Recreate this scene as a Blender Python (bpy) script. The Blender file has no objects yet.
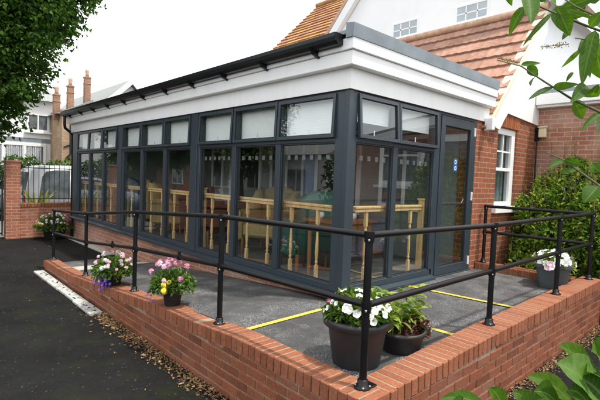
import bpy, bmesh, math, random
import numpy as np
from mathutils import Vector, Matrix
R=random.Random(7)
rng=np.random.default_rng(11)
scene=bpy.context.scene
COL=scene.collection
# ------------------------------------------------------------------ camera
CX,CY,CZ,YAW,PITCH,ROLL,F=-3.438,-3.0347,1.1953,0.746,-0.0505,0.0381,445.13
fw=Vector((math.sin(YAW)*math.cos(PITCH),math.cos(YAW)*math.cos(PITCH),math.sin(PITCH)))
rt=Vector((math.cos(YAW),-math.sin(YAW),0)); up=rt.cross(fw)
rt2=rt*math.cos(ROLL)+up*math.sin(ROLL); up2=up*math.cos(ROLL)-rt*math.sin(ROLL)
cam=bpy.data.cameras.new('camera'); cam.sensor_width=36; cam.lens=F/600*36; cam.clip_start=.05; cam.clip_end=600
co=bpy.data.objects.new('camera',cam); COL.objects.link(co); scene.camera=co
co.matrix_world=Matrix(((rt2.x,up2.x,-fw.x,CX),(rt2.y,up2.y,-fw.y,CY),(rt2.z,up2.z,-fw.z,CZ),(0,0,0,1)))
CP=Vector((CX,CY,CZ))
def at(u,v,d):
    """point at depth d metres along the direction of photo position u,v"""
    return CP+(fw+rt2*((u-300)/F)-up2*((v-200)/F))*d
# ------------------------------------------------------------------ materials
MATS={}
def nodes_of(name):
    m=bpy.data.materials.new(name); m.use_nodes=True
    nt=m.node_tree; b=nt.nodes['Principled BSDF']; return m,nt,b
def N(nt,t,**k):
    n=nt.nodes.new(t)
    for a,v in k.items(): setattr(n,a,v)
    return n
def mixc(nt,fac,a,b,blend='MIX'):
    n=nt.nodes.new('ShaderNodeMix'); n.data_type='RGBA'; n.blend_type=blend
    for s,v in ((n.inputs[0],fac),(n.inputs[6],a),(n.inputs[7],b)):
        if isinstance(v,(int,float)): s.default_value=v
        elif isinstance(v,tuple): s.default_value=(*v,1)
        else: nt.links.new(v,s)
    return n.outputs[2]
def noise(nt,scale,detail=4,rough=.55,vec=None,dim='3D'):
    n=N(nt,'ShaderNodeTexNoise'); n.inputs['Scale'].default_value=scale; n.inputs['Detail'].default_value=detail; n.inputs['Roughness'].default_value=rough
    if vec is None:
        g=N(nt,'ShaderNodeNewGeometry'); vec=g.outputs['Position']
    nt.links.new(vec,n.inputs['Vector']); return n
def ramp(nt,inp,stops):
    r=N(nt,'ShaderNodeValToRGB'); e=r.color_ramp.elements
    while len(e)<len(stops): e.new(.5)
    for i,(p,c) in enumerate(stops): e[i].position=p; e[i].color=(*c,1) if len(c)==3 else c
    nt.links.new(inp,r.inputs[0]); return r.outputs[0]
def g(v): return (v,v,v)
def bump(nt,b,h,strength=.3,dist=.01):
    n=N(nt,'ShaderNodeBump'); n.inputs['Strength'].default_value=strength; n.inputs['Distance'].default_value=dist
    nt.links.new(h,n.inputs['Height']); nt.links.new(n.outputs[0],b.inputs['Normal'])
def plain(name,c,rough=.5,var=.15,scale=6,bumps=0,metal=0,spec=.5,coat=0):
    m,nt,b=nodes_of(name)
    n=noise(nt,scale,5)
    lo=tuple(x*(1-var) for x in c); hi=tuple(min(1,x*(1+var)) for x in c)
    nt.links.new(ramp(nt,n.outputs[0],[(.3,lo),(.7,hi)]),b.inputs['Base Color'])
    b.inputs['Roughness'].default_value=rough; b.inputs['Metallic'].default_value=metal; b.inputs['Specular IOR Level'].default_value=spec
    b.inputs['Coat Weight'].default_value=coat
    if bumps:
        n2=noise(nt,scale*12,3); bump(nt,b,n2.outputs[0],bumps,.004)
    return m
def brickmat(name,c1,c2,mortar,stain=(.5,.45,.42),stain_amt=.0,rough=.85):
    m,nt,b=nodes_of(name)
    ge=N(nt,'ShaderNodeNewGeometry'); sp=N(nt,'ShaderNodeSeparateXYZ'); sn=N(nt,'ShaderNodeSeparateXYZ')
    nt.links.new(ge.outputs['Position'],sp.inputs[0]); nt.links.new(ge.outputs['True Normal'],sn.inputs[0])
    ab=N(nt,'ShaderNodeMath',operation='ABSOLUTE'); nt.links.new(sn.outputs[0],ab.inputs[0])
    gt=N(nt,'ShaderNodeMath',operation='GREATER_THAN'); nt.links.new(ab.outputs[0],gt.inputs[0]); gt.inputs[1].default_value=.5
    mx=N(nt,'ShaderNodeMix'); nt.links.new(gt.outputs[0],mx.inputs[0]); nt.links.new(sp.outputs[0],mx.inputs[2]); nt.links.new(sp.outputs[1],mx.inputs[3])
    cv=N(nt,'ShaderNodeCombineXYZ'); nt.links.new(mx.outputs[0],cv.inputs[0]); nt.links.new(sp.outputs[2],cv.inputs[1])
    # slight wander of the joints
    nz=noise(nt,9,2); ms=N(nt,'ShaderNodeVectorMath',operation='SCALE'); nt.links.new(nz.outputs[1],ms.inputs[0]); ms.inputs['Scale'].default_value=.009
    ad=N(nt,'ShaderNodeVectorMath',operation='ADD'); nt.links.new(cv.outputs[0],ad.inputs[0]); nt.links.new(ms.outputs[0],ad.inputs[1])
    bt=N(nt,'ShaderNodeTexBrick'); nt.links.new(ad.outputs[0],bt.inputs['Vector'])
    for k,v in (('Scale',1),('Brick Width',.225),('Row Height',.0765),('Mortar Size',.007),('Mortar Smooth',.25),('Bias',0)): bt.inputs[k].default_value=v
    bt.inputs['Color1'].default_value=(*c1,1); bt.inputs['Color2'].default_value=(*c2,1); bt.inputs['Mortar'].default_value=(*mortar,1)
    n1=noise(nt,38,5); col=mixc(nt,.55,bt.outputs[0],ramp(nt,n1.outputs[0],[(.25,g(.45)),(.75,g(1.25))]),'MULTIPLY')
    n2=noise(nt,1.3,4); col=mixc(nt,1,col,ramp(nt,n2.outputs[0],[(.3,g(.75)),(.7,g(1.15))]),'MULTIPLY')
    if stain_amt:
        n3=noise(nt,.9,5,.65); f=ramp(nt,n3.outputs[0],[(.5,g(0)),(.72,g(stain_amt))]); col=mixc(nt,f,col,stain)
    nt.links.new(col,b.inputs['Base Color']); b.inputs['Roughness'].default_value=rough
    iv=N(nt,'ShaderNodeMath',operation='SUBTRACT'); iv.inputs[0].default_value=1; nt.links.new(bt.outputs['Fac'],iv.inputs[1])
    a2=N(nt,'ShaderNodeMath',operation='ADD'); nt.links.new(iv.outputs[0],a2.inputs[0]); nt.links.new(n1.outputs[0],a2.inputs[1])
    bump(nt,b,a2.outputs[0],.6,.006)
    return m
def islandmat(name,stops,rough=.85,noise_scale=30,bumpd=.5,spec=.3,stain=None):
    """colour picked per separate piece (brick, tile) and broken up by grain"""
    m,nt,b=nodes_of(name)
    ge=N(nt,'ShaderNodeNewGeometry')
    col=ramp(nt,ge.outputs['Random Per Island'],stops)
    n1=noise(nt,noise_scale,6,.65); col=mixc(nt,.7,col,ramp(nt,n1.outputs[0],[(.3,g(.55)),(.7,g(1.25))]),'MULTIPLY')
    if stain:
        n3=noise(nt,1.7,6,.65); f=ramp(nt,n3.outputs[0],[(.47,g(0)),(.62,g(stain[1]))]); col=mixc(nt,f,col,stain[0])
    nt.links.new(col,b.inputs['Base Color']); b.inputs['Roughness'].default_value=rough; b.inputs['Specular IOR Level'].default_value=spec
    bump(nt,b,n1.outputs[0],bumpd,.006)
    return m
def leafmat(name,stops,trans=.35,rough=.45,spec=.5,grain=None,veins=False):
    m,nt,b=nodes_of(name)
    ge=N(nt,'ShaderNodeNewGeometry'); col=ramp(nt,ge.outputs['Random Per Island'],stops)
    if grain:
        n1=noise(nt,grain,4); col=mixc(nt,.6,col,ramp(nt,n1.outputs[0],[(.3,g(.65)),(.7,g(1.25))]),'MULTIPLY')
        bump(nt,b,n1.outputs[0],.35,.003)
    if veins:
        uv=N(nt,'ShaderNodeUVMap',uv_map='leaf'); sx=N(nt,'ShaderNodeSeparateXYZ'); nt.links.new(uv.outputs[0],sx.inputs[0])
        def mt(op,a,b_=None,c=None):
            n=N(nt,'ShaderNodeMath',operation=op)
            for i,v in enumerate((a,b_,c)):
                if v is None: continue
                if isinstance(v,(int,float)): n.inputs[i].default_value=v
                else: nt.links.new(v,n.inputs[i])
            return n.outputs[0]
        t=mt('MULTIPLY',mt('ABSOLUTE',mt('SUBTRACT',sx.outputs[0],.5)),2)
        side=mt('GREATER_THAN',mt('SINE',mt('MULTIPLY',mt('SUBTRACT',mt('MULTIPLY',sx.outputs[1],9),mt('MULTIPLY',t,1.5)),6.283)),.90)
        rib=mt('LESS_THAN',t,.07)
        v=mt('MAXIMUM',rib,mt('MULTIPLY',side,.45)); col=mixc(nt,mt('MULTIPLY',v,.65),col,(.16,.25,.05))
        n9=noise(nt,26,5,.7); col=mixc(nt,ramp(nt,n9.outputs[0],[(.66,g(0)),(.74,g(.6))]),col,(.16,.11,.03))
    nt.links.new(col,b.inputs['Base Color']); b.inputs['Roughness'].default_value=rough; b.inputs['Specular IOR Level'].default_value=spec
    tr=N(nt,'ShaderNodeBsdfTranslucent'); c2=mixc(nt,1,col,(1.25,1.3,.6),'MULTIPLY'); nt.links.new(c2,tr.inputs[0])
    mx=N(nt,'ShaderNodeMixShader'); mx.inputs[0].default_value=trans
    nt.links.new(b.outputs[0],mx.inputs[1]); nt.links.new(tr.outputs[0],mx.inputs[2])
    nt.links.new(mx.outputs[0],nt.nodes['Material Output'].inputs[0]); return m
def glassmat(name,tint=(.8,.86,.84),boost=1.0,ior=1.5,wob=.0):
    m,nt,b=nodes_of(name); nt.nodes.remove(b)
    # Schlick reflectance from the angle of view, the same from both sides of the sheet
    ge=N(nt,'ShaderNodeNewGeometry'); dt=N(nt,'ShaderNodeVectorMath',operation='DOT_PRODUCT'); nt.links.new(ge.outputs['Incoming'],dt.inputs[0]); nt.links.new(ge.outputs['Normal'],dt.inputs[1])
    def mth(op,a,b=None,clamp=False):
        n=N(nt,'ShaderNodeMath',operation=op,use_clamp=clamp)
        for i,v in enumerate((a,b)):
            if v is None: continue
            if isinstance(v,(int,float)): n.inputs[i].default_value=v
            else: nt.links.new(v,n.inputs[i])
        return n.outputs[0]
    c=mth('ABSOLUTE',dt.outputs['Value']); p5=mth('POWER',mth('SUBTRACT',1,c,True),5)
    f=mth('ADD',mth('MULTIPLY',p5,1-.04*boost),.04*boost,True)
    class _o: outputs=[f]
    mu=_o
    t=N(nt,'ShaderNodeBsdfTransparent'); t.inputs[0].default_value=(*tint,1)
    gl=N(nt,'ShaderNodeBsdfGlossy'); gl.inputs['Roughness'].default_value=0; gl.inputs['Color'].default_value=(.95,1,1,1)
    if wob:
        n=noise(nt,2.2,1); bn=N(nt,'ShaderNodeBump'); bn.inputs['Strength'].default_value=wob; bn.inputs['Distance'].default_value=.01
        nt.links.new(n.outputs[0],bn.inputs['Height']); nt.links.new(bn.outputs[0],gl.inputs['Normal'])
    mx=N(nt,'ShaderNodeMixShader'); nt.links.new(mu.outputs[0],mx.inputs[0]); nt.links.new(t.outputs[0],mx.inputs[1]); nt.links.new(gl.outputs[0],mx.inputs[2])
    nt.links.new(mx.outputs[0],nt.nodes['Material Output'].inputs[0]); return m
def asphalt(name,base,speck,speck_thr,patch,moss=None,rough=.8,dust=None,vs=70,spec=.35):
    m,nt,b=nodes_of(name)
    n1=noise(nt,120,3,.7); col=ramp(nt,n1.outputs[0],[(.3,g(base*.55)),(.6,g(base*1.25))])
    n2=noise(nt,1.1,5,.6); col=mixc(nt,1,col,ramp(nt,n2.outputs[0],[(.3,g(1-patch)),(.7,g(1+patch))]),'MULTIPLY')
    vo=N(nt,'ShaderNodeTexVoronoi'); vo.inputs['Scale'].default_value=vs; ge=N(nt,'ShaderNodeNewGeometry'); nt.links.new(ge.outputs[0],vo.inputs['Vector'])
    sx=N(nt,'ShaderNodeSeparateColor'); nt.links.new(vo.outputs['Color'],sx.inputs[0])
    f=ramp(nt,sx.outputs[0],[(speck_thr,g(0)),(min(1,speck_thr+.05),g(1))])
    if dust:
        n4=noise(nt,2.2,5,.65); fd=ramp(nt,n4.outputs[0],[(.44,g(0)),(.62,g(1))]); f=mixc(nt,1,f,fd,'MULTIPLY')
        n5=noise(nt,1.6,6,.7); col=mixc(nt,ramp(nt,n5.outputs[0],[(.45,g(0)),(.68,g(dust))]),col,(.34,.33,.31))
    col=mixc(nt,f,col,g(speck))
    if moss:
        n3=noise(nt,3.1,6,.7); col=mixc(nt,ramp(nt,n3.outputs[0],[(.48,g(0)),(.68,g(.65))]),col,moss)
    nt.links.new(col,b.inputs['Base Color']); b.inputs['Roughness'].default_value=rough; b.inputs['Specular IOR Level'].default_value=spec
    bump(nt,b,n1.outputs[0],.7,.006); return m
def wood(name,c,sc=1.0):
    m,nt,b=nodes_of(name)
    ge=N(nt,'ShaderNodeNewGeometry'); mp=N(nt,'ShaderNodeMapping'); mp.inputs['Scale'].default_value=(30*sc,30*sc,3*sc); nt.links.new(ge.outputs[0],mp.inputs[0])
    n=noise(nt,1,4,.6,mp.outputs[0]); nt.links.new(ramp(nt,n.outputs[0],[(.3,tuple(x*.72 for x in c)),(.7,tuple(x*1.15 for x in c))]),b.inputs['Base Color'])
    b.inputs['Roughness'].default_value=.45; return m
M={}
M['tarmac']=asphalt('tarmac',.010,.055,.985,.45,moss=(.016,.019,.008),rough=.95,spec=.12)
M['deck']=asphalt('deck_asphalt',.060,.38,.80,.15,dust=.12,rough=.55,vs=210)  # pale specks stand in for glare sparkling off the rough deck
M['concrete']=plain('pale_concrete',(.42,.40,.35),.85,.25,7,.4)
M['yellow_paint']=plain('yellow_paint',(.75,.55,.06),.6,.2,30,.3)
m_,nt_,b_=nodes_of('worn_yellow_paint'); n1_=noise(nt_,55,6,.75); n2_=noise(nt_,240,2)
c_=ramp(nt_,n2_.outputs[0],[(.3,(.52,.38,.05)),(.7,(.68,.52,.09))]); c_=mixc(nt_,ramp(nt_,n1_.outputs[0],[(.54,g(0)),(.66,g(.8))]),c_,(.10,.095,.08)); nt_.links.new(c_,b_.inputs['Base Color']); b_.inputs['Roughness'].default_value=.7; bump(nt_,b_,n2_.outputs[0],.5,.004); M['yellow_paint']=m_
M['white_paint_old']=plain('weathered_white_paint',(.38,.38,.355),.85,.35,14,.6)
M['dirt']=plain('dark_stain',(.03,.028,.025),.9,.3,20)
M['frame']=plain('anthracite_aluminium',(.030,.043,.055),.38,.08,3)
M['gasket']=plain('black_gasket',(.008,.008,.009),.6)
M['upvc']=plain('white_upvc',(.86,.86,.85),.35,.03,2)
m_,nt_,b_=nodes_of('white_fascia_board'); ge_=N(nt_,'ShaderNodeNewGeometry'); mp_=N(nt_,'ShaderNodeMapping'); mp_.inputs['Scale'].default_value=(5,5,.7); nt_.links.new(ge_.outputs[0],mp_.inputs[0])
n_=noise(nt_,1,6,.65,mp_.outputs[0]); nt_.links.new(ramp(nt_,n_.outputs[0],[(.25,(.80,.81,.80)),(.55,(.87,.87,.86))]),b_.inputs['Base Color']); b_.inputs['Roughness'].default_value=.4
nb_=noise(nt_,1.3,2); bump(nt_,b_,nb_.outputs[0],.25,.01); M['fascia']=m_
M['render']=plain('white_render',(.88,.88,.87),.9,.04,1.5,.2)
M['lead']=plain('grey_roof_trim',(.20,.235,.26),.5,.18,4)
M['gutter']=plain('black_gutter',(.007,.008,.010),.35,.3,5,spec=.35)
M['rail_black']=plain('black_powder_coat',(.004,.004,.005),.38,.3,8,spec=.3)
M['steel']=plain('brushed_steel',(.55,.56,.57),.3,.1,10,metal=1)
M['galv']=plain('galvanised_bolt',(.35,.35,.34),.5,.2,20,metal=.6)
M['pine']=wood('varnished_pine',(.66,.45,.21))
M['oak']=wood('brown_wood',(.28,.13,.05))
M['brick_house']=brickmat('orange_red_brick',(.25,.066,.026),(.32,.092,.036),(.36,.25,.17))
M['brick_wing']=brickmat('weathered_pink_brick',(.34,.125,.072),(.43,.19,.12),(.50,.40,.32),(.55,.42,.34),.5)
M['brick_plinth']=brickmat('pale_red_brick',(.36,.15,.09),(.44,.20,.13),(.47,.38,.31),(.6,.5,.43),.5)
M['brick_fence']=brickmat('red_garden_brick',(.30,.095,.05),(.40,.14,.075),(.42,.33,.26))
M['brick_tan']=brickmat('tan_stock_brick',(.40,.25,.14),(.50,.33,.20),(.5,.42,.33))
M['brick_chimney']=brickmat('sooty_orange_brick',(.30,.14,.08),(.38,.20,.12),(.42,.33,.25),(.16,.11,.09),.6)
M['coping']=islandmat('coping_brick',[(0,(.215,.075,.038)),(.35,(.26,.092,.045)),(.7,(.295,.108,.053)),(1,(.24,.092,.055))],.85,45)
M['wall_brick']=islandmat('wall_brick',[(0,(.135,.040,.020)),(.3,(.185,.055,.026)),(.6,(.235,.074,.034)),(.9,(.195,.066,.034)),(1,(.225,.095,.058))],.9,40,stain=((.26,.16,.11),.16))
M['mortar']=plain('mortar',(.27,.205,.145),.95,.2,25,.6)
M['arch_brick']=islandmat('arch_brick',[(0,(.27,.08,.035)),(1,(.38,.13,.05))],.85,40)
M['tile']=islandmat('pale_clay_tile',[(0,(.32,.175,.125)),(.5,(.38,.21,.15)),(1,(.44,.255,.19))],.9,14,.3,.15,stain=((.30,.20,.15),.4))
M['tile_orange']=islandmat('lichen_clay_tile',[(0,(.28,.13,.07)),(.5,(.36,.18,.10)),(1,(.42,.24,.14))],.9,14,.3,.15,stain=((.42,.27,.06),.7))
M['slate']=islandmat('grey_slate',[(0,(.20,.21,.21)),(1,(.30,.31,.30))],.7,14,.3)
M['mortar_pale']=plain('pale_verge_mortar',(.66,.58,.42),.9,.15,12,.4)
M['ridge']=plain('ridge_tile_clay',(.52,.33,.22),.85,.2,9,.4)
M['glass']=glassmat('window_glass',tint=(.96,.985,.975),boost=3.0,wob=.012)
M['glass_house']=glassmat('house_window_glass',(.5,.55,.55),2.2)
M['frost']=plain('frosted_marking',(.13,.145,.145),.6,.05)
M['floor']=plain('grey_carpet',(.13,.115,.10),.9,.35,4,.3)
M['inner_wall']=plain('inner_wall_paint',(.27,.30,.29),.8,.08)
M['inner_dark']=plain('dark_interior',(.03,.03,.03),.8)
M['ceiling']=plain('white_ceiling',(.80,.80,.78),.8,.03)
M['sky_slat']=plain('sky_white_slat',(.90,.92,.91),.7,.03,2)  # slat white takes the place of sky mirrored in the top lights
M['curtain']=plain('net_curtain',(.52,.55,.56),.9,.25,16)
M['yellow_cloth']=plain('mustard_upholstery',(.37,.285,.115),.75,.12,20,.2)
M['green_cloth']=plain('teal_green_upholstery',(.03,.11,.085),.6,.12,20,.2)
M['blue_cloth']=plain('slate_blue_upholstery',(.10,.13,.18),.7,.12,20,.2)
M['red_cloth']=plain('dark_red_upholstery',(.075,.018,.016),.7,.12,20,.2)
M['blue']=plain('blue_panel',(.05,.16,.42),.6,.1)
M['sticker_blue']=plain('blue_sticker',(.03,.12,.36),.4,.03)
M['white']=plain('white_plastic',(.8,.8,.8),.4,.03)
M['cream']=plain('cream_plastic',(.72,.62,.42),.5,.06)
M['china']=plain('white_china',(.8,.8,.78),.2,.02)
M['pot_black']=plain('black_plastic_pot',(.014,.014,.015),.5,.3,6)
M['pot_dark']=plain('dark_grey_plastic_pot',(.022,.023,.025),.5,.25,5,.1)
M['pot_grey']=plain('grey_plastic_planter',(.055,.068,.072),.55,.2,6,.1)
M['soil']=plain('potting_soil',(.06,.03,.018),.95,.5,60,.9)
M['iron']=plain('black_iron',(.012,.012,.013),.5,.2)
M['van_paint']=plain('white_van_paint',(.72,.74,.76),.25,.02,1,coat=.5)
M['car_paint']=plain('silver_blue_car_paint',(.35,.40,.50),.3,.03,1,coat=.5)
M['sky_glass']=plain('sky_reflection_glass',(.42,.47,.50),.08,.15,2)  # pale blue-grey paints the reflected sky into the pane colour
M['tyre']=plain('tyre_rubber',(.015,.015,.015),.8)
M['car_glass']=plain('reflection_grey_glass',(.13,.15,.16),.08,.45,3.5)  # mottled grey puts reflections into the glass colour
M['lamp_red']=plain('red_lamp_lens',(.4,.02,.02),.2)
M['bark']=plain('bark',(.09,.07,.05),.9,.4,9,.8)
M['stem_green']=plain('green_stem',(.10,.12,.05),.7,.2,30)
M['tree_leaf']=leafmat('tree_leaf',[(0,(.014,.040,.005)),(.5,(.030,.080,.007)),(.85,(.055,.125,.011)),(1,(.09,.17,.018))],.38,.6,.2)
M['hedge_leaf']=leafmat('hedge_leaf',[(0,(.02,.05,.008)),(.5,(.05,.11,.016)),(1,(.10,.19,.03))],.3,.5)
M['laurel_leaf']=leafmat('laurel_leaf',[(0,(.025,.07,.01)),(.3,(.07,.15,.018)),(.65,(.17,.28,.035)),(1,(.36,.42,.07))],.5,.45,.3)
M['sprig']=leafmat('reddish_sprig',[(0,(.22,.12,.07)),(.5,(.30,.22,.10)),(1,(.20,.24,.07))],.3,.6)
M['strap_leaf']=leafmat('strap_leaf',[(0,(.10,.14,.02)),(.5,(.22,.26,.04)),(1,(.38,.36,.08))],.35,.5)
M['big_leaf']=leafmat('broad_leaf',[(0,(.030,.085,.006)),(.5,(.055,.13,.009)),(1,(.09,.18,.014))],.48,.55,.2,grain=70,veins=True)
M['pale_leaf']=leafmat('pale_broad_leaf',[(0,(.09,.18,.03)),(1,(.11,.21,.04))],.4,.45,.4,grain=70,veins=True)
M['pot_leaf']=leafmat('pot_leaf',[(0,(.035,.085,.012)),(.5,(.08,.16,.02)),(1,(.16,.26,.04))],.35,.5)
M['lime_leaf']=leafmat('lime_leaf',[(0,(.10,.18,.02)),(.5,(.20,.30,.035)),(1,(.36,.42,.08))],.4,.5)
M['dark_red_leaf']=leafmat('dark_red_leaf',[(0,(.07,.012,.012)),(.5,(.12,.03,.02)),(1,(.06,.09,.02))],.3,.5)
M['petal_white']=plain('white_petal',(.82,.82,.78),.7,.04,40)
M['petal_pink']=plain('pink_petal',(.72,.32,.45),.7,.2,60)
M['petal_pale']=plain('pale_pink_petal',(.78,.55,.62),.7,.15,60)
M['petal_yellow']=plain('yellow_petal',(.78,.55,.03),.7,.12,60)
M['petal_purple']=plain('violet_petal',(.11,.05,.30),.7,.25,60)
M['petal_magenta']=plain('magenta_petal',(.42,.05,.22),.7,.2,60)
M['throat']=plain('yellow_green_throat',(.45,.48,.10),.7)
M['dry_leaf']=islandmat('dry_leaf',[(0,(.10,.05,.025)),(.3,(.19,.10,.045)),(.6,(.27,.165,.075)),(.85,(.38,.28,.14)),(1,(.18,.045,.022))],.85,60,.2)
# ------------------------------------------------------------------ mesh builder
class MB:
    def __init__(s): s.v=[]; s.f=[]; s.smooth=[]; s.uv=[]
    def add(s,vs,fs,smooth=False):
        o=len(s.v); s.v+= [tuple(p) for p in vs]; s.f+=[tuple(i+o for i in f) for f in fs]; s.smooth+=[smooth]*len(fs); return s
    def box(s,x0,x1,y0,y1,z0,z1,bev=0):
        if x0>x1:x0,x1=x1,x0
        if y0>y1:y0,y1=y1,y0
        if z0>z1:z0,z1=z1,z0
        if bev:
            b=bmesh.new(); bmesh.ops.create_cube(b,size=1)
            for v in b.verts: v.co=Vector(((x0+x1)/2+v.co.x*(x1-x0),(y0+y1)/2+v.co.y*(y1-y0),(z0+z1)/2+v.co.z*(z1-z0)))
            bmesh.ops.bevel(b,geom=b.edges[:],offset=bev,segments=1,affect='EDGES')
            b.verts.index_update(); s.add([v.co for v in b.verts],[[v.index for v in f.verts] for f in b.faces]); b.free(); return s
        return s.add([(x0,y0,z0),(x1,y0,z0),(x1,y1,z0),(x0,y1,z0),(x0,y0,z1),(x1,y0,z1),(x1,y1,z1),(x0,y1,z1)],
              [(0,3,2,1),(4,5,6,7),(0,1,5,4),(1,2,6,5),(2,3,7,6),(3,0,4,7)])
    def tube(s,pts,r,n=10,caps=True):
        pts=[Vector(p) for p in pts]; k=len(pts); rs=r if isinstance(r,(list,tuple)) else [r]*k
        vs=[];prev=None
        for i,p in enumerate(pts):
            d=(pts[min(i+1,k-1)]-pts[max(i-1,0)]).normalized()
            a=prev if prev is not None else (Vector((0,0,1)) if abs(d.z)<.9 else Vector((1,0,0)))
            a=(a-d*a.dot(d)).normalized(); prev=a; b=d.cross(a)
            for j in range(n):
                t=2*math.pi*j/n; vs.append(p+(a*math.cos(t)+b*math.sin(t))*rs[i])
        fs=[(i*n+j,i*n+(j+1)%n,(i+1)*n+(j+1)%n,(i+1)*n+j) for i in range(k-1) for j in range(n)]
        s.add(vs,fs,True)
        if caps: s.add(vs[:n],[tuple(range(n-1,-1,-1))]); s.add(vs[-n:],[tuple(range(n))])
        return s
    def lathe(s,prof,c=(0,0,0),n=20,smooth=True,capb=True,capt=False,sx=1,sy=1):
        vs=[(c[0]+r*math.cos(2*math.pi*j/n)*sx,c[1]+r*math.sin(2*math.pi*j/n)*sy,c[2]+z) for r,z in prof for j in range(n)]
        k=len(prof); fs=[(i*n+j,i*n+(j+1)%n,(i+1)*n+(j+1)%n,(i+1)*n+j) for i in range(k-1) for j in range(n)]
        if capb: fs.append(tuple(range(n-1,-1,-1)))
        if capt: fs.append(tuple((k-1)*n+j for j in range(n)))
        return s.add(vs,fs,smooth)
    def prism(s,poly,axis,a,b):
        """poly of 2D points extruded along an axis between a and b; 2D order: x->(y,z) y->(x,z) z->(x,y)"""
        def P(p,t): return (t,p[0],p[1]) if axis=='x' else (p[0],t,p[1]) if axis=='y' else (p[0],p[1],t)
        n=len(poly); vs=[P(p,a) for p in poly]+[P(p,b) for p in poly]
        fs=[tuple(range(n)),tuple(range(2*n-1,n-1,-1))]+[(i,i+n,(i+1)%n+n,(i+1)%n) for i in range(n)]
        return s.add(vs,fs)
    def rot(s,start,pivot,axis,ang):
        m=Matrix.Rotation(ang,3,axis); p=Vector(pivot)
        for i in range(start,len(s.v)): s.v[i]=tuple(m@(Vector(s.v[i])-p)+p)
        return s
    def build(s,name,mat,parent=None,local=False,loc=None,recalc=True):
        me=bpy.data.meshes.new(name)
        off=Vector((0,0,0))
        if parent is not None and not local: off=wloc(parent)
        if loc is not None: off=off+Vector(loc) if parent is not None else Vector(loc)
        me.from_pydata([tuple(Vector(p)-off) for p in s.v] if off.length>0 else s.v,[],s.f)
        if recalc and len(s.f)<60000:
            b=bmesh.new(); b.from_mesh(me); bmesh.ops.recalc_face_normals(b,faces=b.faces[:]); b.to_mesh(me); b.free()
        if s.uv and len(s.uv)==len(s.v):
            ul=me.uv_layers.new(name='leaf'); li=np.zeros(len(me.loops),dtype=np.int32); me.loops.foreach_get('vertex_index',li); ul.data.foreach_set('uv',np.array(s.uv,dtype=np.float32)[li].ravel())
        me.polygons.foreach_set('use_smooth',s.smooth); me.materials.append(mat); me.update()
        o=bpy.data.objects.new(name,me); COL.objects.link(o)
        if parent is not None: o.parent=parent
        if loc is not None: o.location=Vector(loc)
        return o
def wloc(o):
    v=Vector(o.location)
    while o.parent: o=o.parent; v+=o.location
    return v
def tag(o,label=None,cat=None,group=None,kind=None):
    for k,v in (('label',label),('category',cat),('group',group),('kind',kind)):
        if v: o[k]=v
    return o
def thing(name,label,cat,loc=(0,0,0),group=None):
    o=bpy.data.objects.new(name,None); COL.objects.link(o); o.location=loc; o.empty_display_size=.1
    return tag(o,label,cat,group)
def struct(name,mb,mat): return tag(mb.build(name,mat),kind='structure')
def copy_tree(o,parent=None):
    c=o.copy(); COL.objects.link(c)
    if parent is not None: c.parent=parent
    for ch in o.children: copy_tree(ch,c)
    return c
def leaves(mb,P,D,L,W,fold=.25,droop=.15,tri=False):
    """folded leaf per point: P base points, D directions, L lengths, W widths"""
    n=len(P); D=D/np.linalg.norm(D,axis=1)[:,None]
    up_=rng.normal(size=(n,3))*.5+np.array([0,0,1.0]); S=np.cross(D,up_); S/=np.linalg.norm(S,axis=1)[:,None]+1e-9; U=np.cross(S,D)
    L=np.asarray(L)[:,None]*np.ones((n,1)); W=np.asarray(W)[:,None]*np.ones((n,1))
    a=P; t=P+D*L-U*L*droop; mid=P+D*L*.45
    l=mid+S*W*.5+U*W*fold; r=mid-S*W*.5+U*W*fold
    V=np.stack([a,l,t,r],1).reshape(-1,3); o=len(mb.v)
    mb.v+=list(map(tuple,V.tolist())); mb.f+=[f for i in range(n) for f in ((o+4*i,o+4*i+1,o+4*i+2),(o+4*i,o+4*i+2,o+4*i+3))]; mb.smooth+=[False]*(2*n)
    return mb
def blade(mb,a,b,w,bend=None,fold=.18,n=9,nrm=None,wavy=0,widest=.38):
    """a pointed lance-shaped leaf from a to b of width w, with a folded midrib"""
    a=Vector(a);b=Vector(b); d=b-a; L=d.length; d.normalize()
    nrm=Vector(nrm) if nrm is not None else Vector((R.uniform(-.5,.5),R.uniform(-.5,.5),1))
    s=d.cross(nrm).normalized(); u=s.cross(d).normalized(); bend=Vector(bend) if bend is not None else Vector((0,0,0))
    vs=[];fs=[]
    for i in range(n+1):
        t=i/n; k=math.sin(math.pi*t**(math.log(.5)/math.log(widest)))**.85 if 0<t<1 else 0
        c=a+d*(L*t)+bend*(4*t*(1-t)); h=w*.5*k; wv=wavy*math.sin(t*17)*w
        vs+=[c+s*h+u*(h*fold*2+wv),c+s*h*.5+u*h*fold*.8,c,c-s*h*.5+u*h*fold*.8,c-s*h+u*(h*fold*2-wv)]
    for i in range(n):
        for j in range(4): fs.append((i*5+j,i*5+j+1,i*5+5+j+1,i*5+5+j))
    mb.uv+=[(j/4,i/n) for i in range(n+1) for j in range(5)]
    return mb.add(vs,fs,True)
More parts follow.
